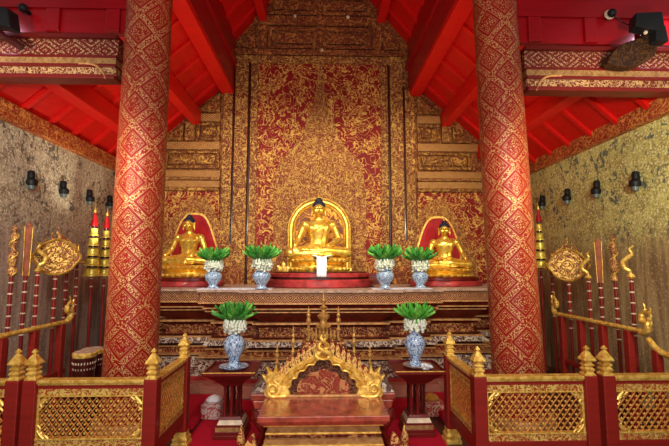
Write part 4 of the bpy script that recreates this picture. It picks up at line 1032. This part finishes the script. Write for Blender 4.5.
b = B(); tube(b, cr([at(614, 15, 4.2), at(624, 23, 4.18), at(634, 26, 4.08), at(640, 26, 3.98)], 5), .006, 6); tag(obj('cable', b, black, smooth=True), 'thin black cable from ball lamp to right floodlight', 'cable')
sb = thing('shadow_shape', 'dark gourd-shaped slab standing in for the floodlight shadow before the right tie beam', 'bracket', at(634, 50, 4.03))  # added slab, shaped and darkened as the floodlight's shadow on the beam
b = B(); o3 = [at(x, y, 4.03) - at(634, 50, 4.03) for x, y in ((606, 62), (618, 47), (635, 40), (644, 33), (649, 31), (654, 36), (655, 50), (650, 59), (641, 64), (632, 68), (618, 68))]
prism(b, [(p.x, p.z) for p in cr([(v.x, v.z, 0) for v in o3], 5, True)] if False else [(p.x, p.y) for p in cr([Vector((v.x, v.z)) for v in o3], 5, True)], -.04, .075); obj('shadow_slab', b, m_scroll('dark shadow scroll', 20, (.02, .006, .004), (.10, .04, .01), .05), sb, bevel=.02)
fl = thing('floodlight', 'dark floodlight at the upper left corner above the tie beam', 'floodlight', at(6, 20, 3.93))
b = B(); hexa(b, [(-.3, -.05, -.04), (.08, -.05, -.10), (.10, .08, -.10), (-.3, .08, -.04)], [(-.3, -.05, .16), (.04, -.05, .10), (.06, .08, .10), (-.3, .08, .16)]); obj('housing', b, black, fl, bevel=.015)
b = B(); tube(b, cr([(-.25, 0, -.08), (-.1, 0, -.13), (.05, .02, -.20), (.14, .05, -.25)], 5), [.05]*8+[.035]*8, 10); obj('arm', b, black_lac, fl, smooth=True)
t = thing('ball_lamp', 'small black ball lamp right of the upper left floodlight', 'lamp', at(23, 8, 4.18))
b = B(); ell(b, (0, 0, 0), (.045, .045, .045)); obj('ball', b, black, t, smooth=True); b = B(); tube(b, [(0, .02, 0), (0, .10, 0)], .02, 8); obj('mount', b, black, t)

# items on the floor beside the stands
def offering_box(px, label, s):
    v = at(px, 394, 4.95); t = thing('offering_box', label, 'box', (v.x, 4.95, 0), R(8*s))
    b = B(); box(b, -.115, .115, -.1, .1, 0, .17); obj('body', b, m_pat, t, bevel=.02)
    b = B(); lathe(b, [(.075, .17), (.09, .19), (.06, .22), (.02, .24)], 20); obj('lid', b, white_cl if s < 0 else goldp, t, smooth=True)
m_pat = m_scroll('pale patterned fabric', 17, (.60, .50, .46), (.45, .06, .05), .06, 0, .7, .1)
offering_box(214, 'pale box with red pattern behind the left pedestal stand', -1)
m_pat = m_scroll('red patterned fabric', 17, (.50, .03, .025), (.75, .52, .35), .06, 0, .7, .1)
offering_box(431, 'red box with cream pattern behind the right pedestal stand', 1)
# low carpeted steps on both sides
for s, nm in ((-1, 'trim_3'), (1, 'trim_4')):
    b = B(); x0, x1 = sorted((s*1.32, s*1.95)); box(b, x0, x1, 4.55, 5.55, 0, .08); struct(nm, b, carpet, bevel=.02)
# flowers behind the railing gaps
def flower_pot(px, label, seed):
    rr = random.Random(seed); v = at(px, 420, 3.75); t = thing('flower_pot', label, 'flowers', (v.x, 3.75, 0))
    b = B(); lathe(b, [(.05, 0), (.07, .08), (.08, .16), (.07, .17)], 18); obj('pot', b, porc, t, smooth=True)
    b = B()
    for k in range(16):
        a = rr.uniform(0, 6.28); q = rr.uniform(.01, .045); z = rr.uniform(.3, .62); tube(b, [(0, 0, .15), (q*.5*math.cos(a), q*.5*math.sin(a), z*.6), (q*math.cos(a), q*math.sin(a), z)], .004, 5)
        ell(b, (q*math.cos(a), q*math.sin(a), z-.05), (.03, .006, .014), Matrix.Rotation(a, 4, 'Z'), 8)
    obj('stems', b, leaf_m, t, smooth=True)
    for k in range(16):
        a = rr.uniform(0, 6.28); q = rr.uniform(.01, .05); z = .30 + .022*k; b = B()
        for j in range(5): ell(b, (q*math.cos(a)+.014*math.cos(j*1.257), q*math.sin(a)+.004, z+.014*math.sin(j*1.257)), (.012, .008, .012), seg=6)
        obj('blossom', b, (pink_m, white_cl, cloth_g)[k % 3], t, smooth=True)
flower_pot(24, 'pot of pink and white flowers seen between the left railing posts', 4)
flower_pot(600, 'pot of pink and white flowers seen between the right railing posts', 6)

# repeats of one kind share a group phrase
GROUPS = {'column': 'stencilled columns flanking the altar', 'tie_beam': 'tie beams from column to side wall', 'buddha_statue': 'golden seated statues on the altar',
          'lotus_throne': 'golden lotus thrones under the statues', 'side_plinth': 'red plinths of the side statues', 'bouquet': 'leaf and blossom bouquets in the vases',
          'porcelain_vase': 'blue and white porcelain vases', 'altar_cloth': 'grey silk runners on the altar', 'pedestal_stand': 'lacquer pedestal stands beside the shrine',
          'saucer': 'dishes under the large vases', 'gilded_railing': 'gilded railings along the carpet', 'ritual_staff': 'ritual staffs along the side walls',
          'ceremonial_fan': 'golden fan staffs', 'tiered_parasol': 'golden tiered parasols', 'staff_rack': 'staff racks along the side walls', 'drum': 'drums beside the left column',
          'wall_lamp': 'black lamps on the side walls', 'floodlight': 'floodlights above the tie beams', 'offering_box': 'patterned boxes behind the stands', 'flower_pot': 'flower pots between railing posts'}
for o in SC.objects:
    k = o.name.split('.')[0]
    if o.parent is None and k in GROUPS and o.get('category'): o['group'] = GROUPS[k]
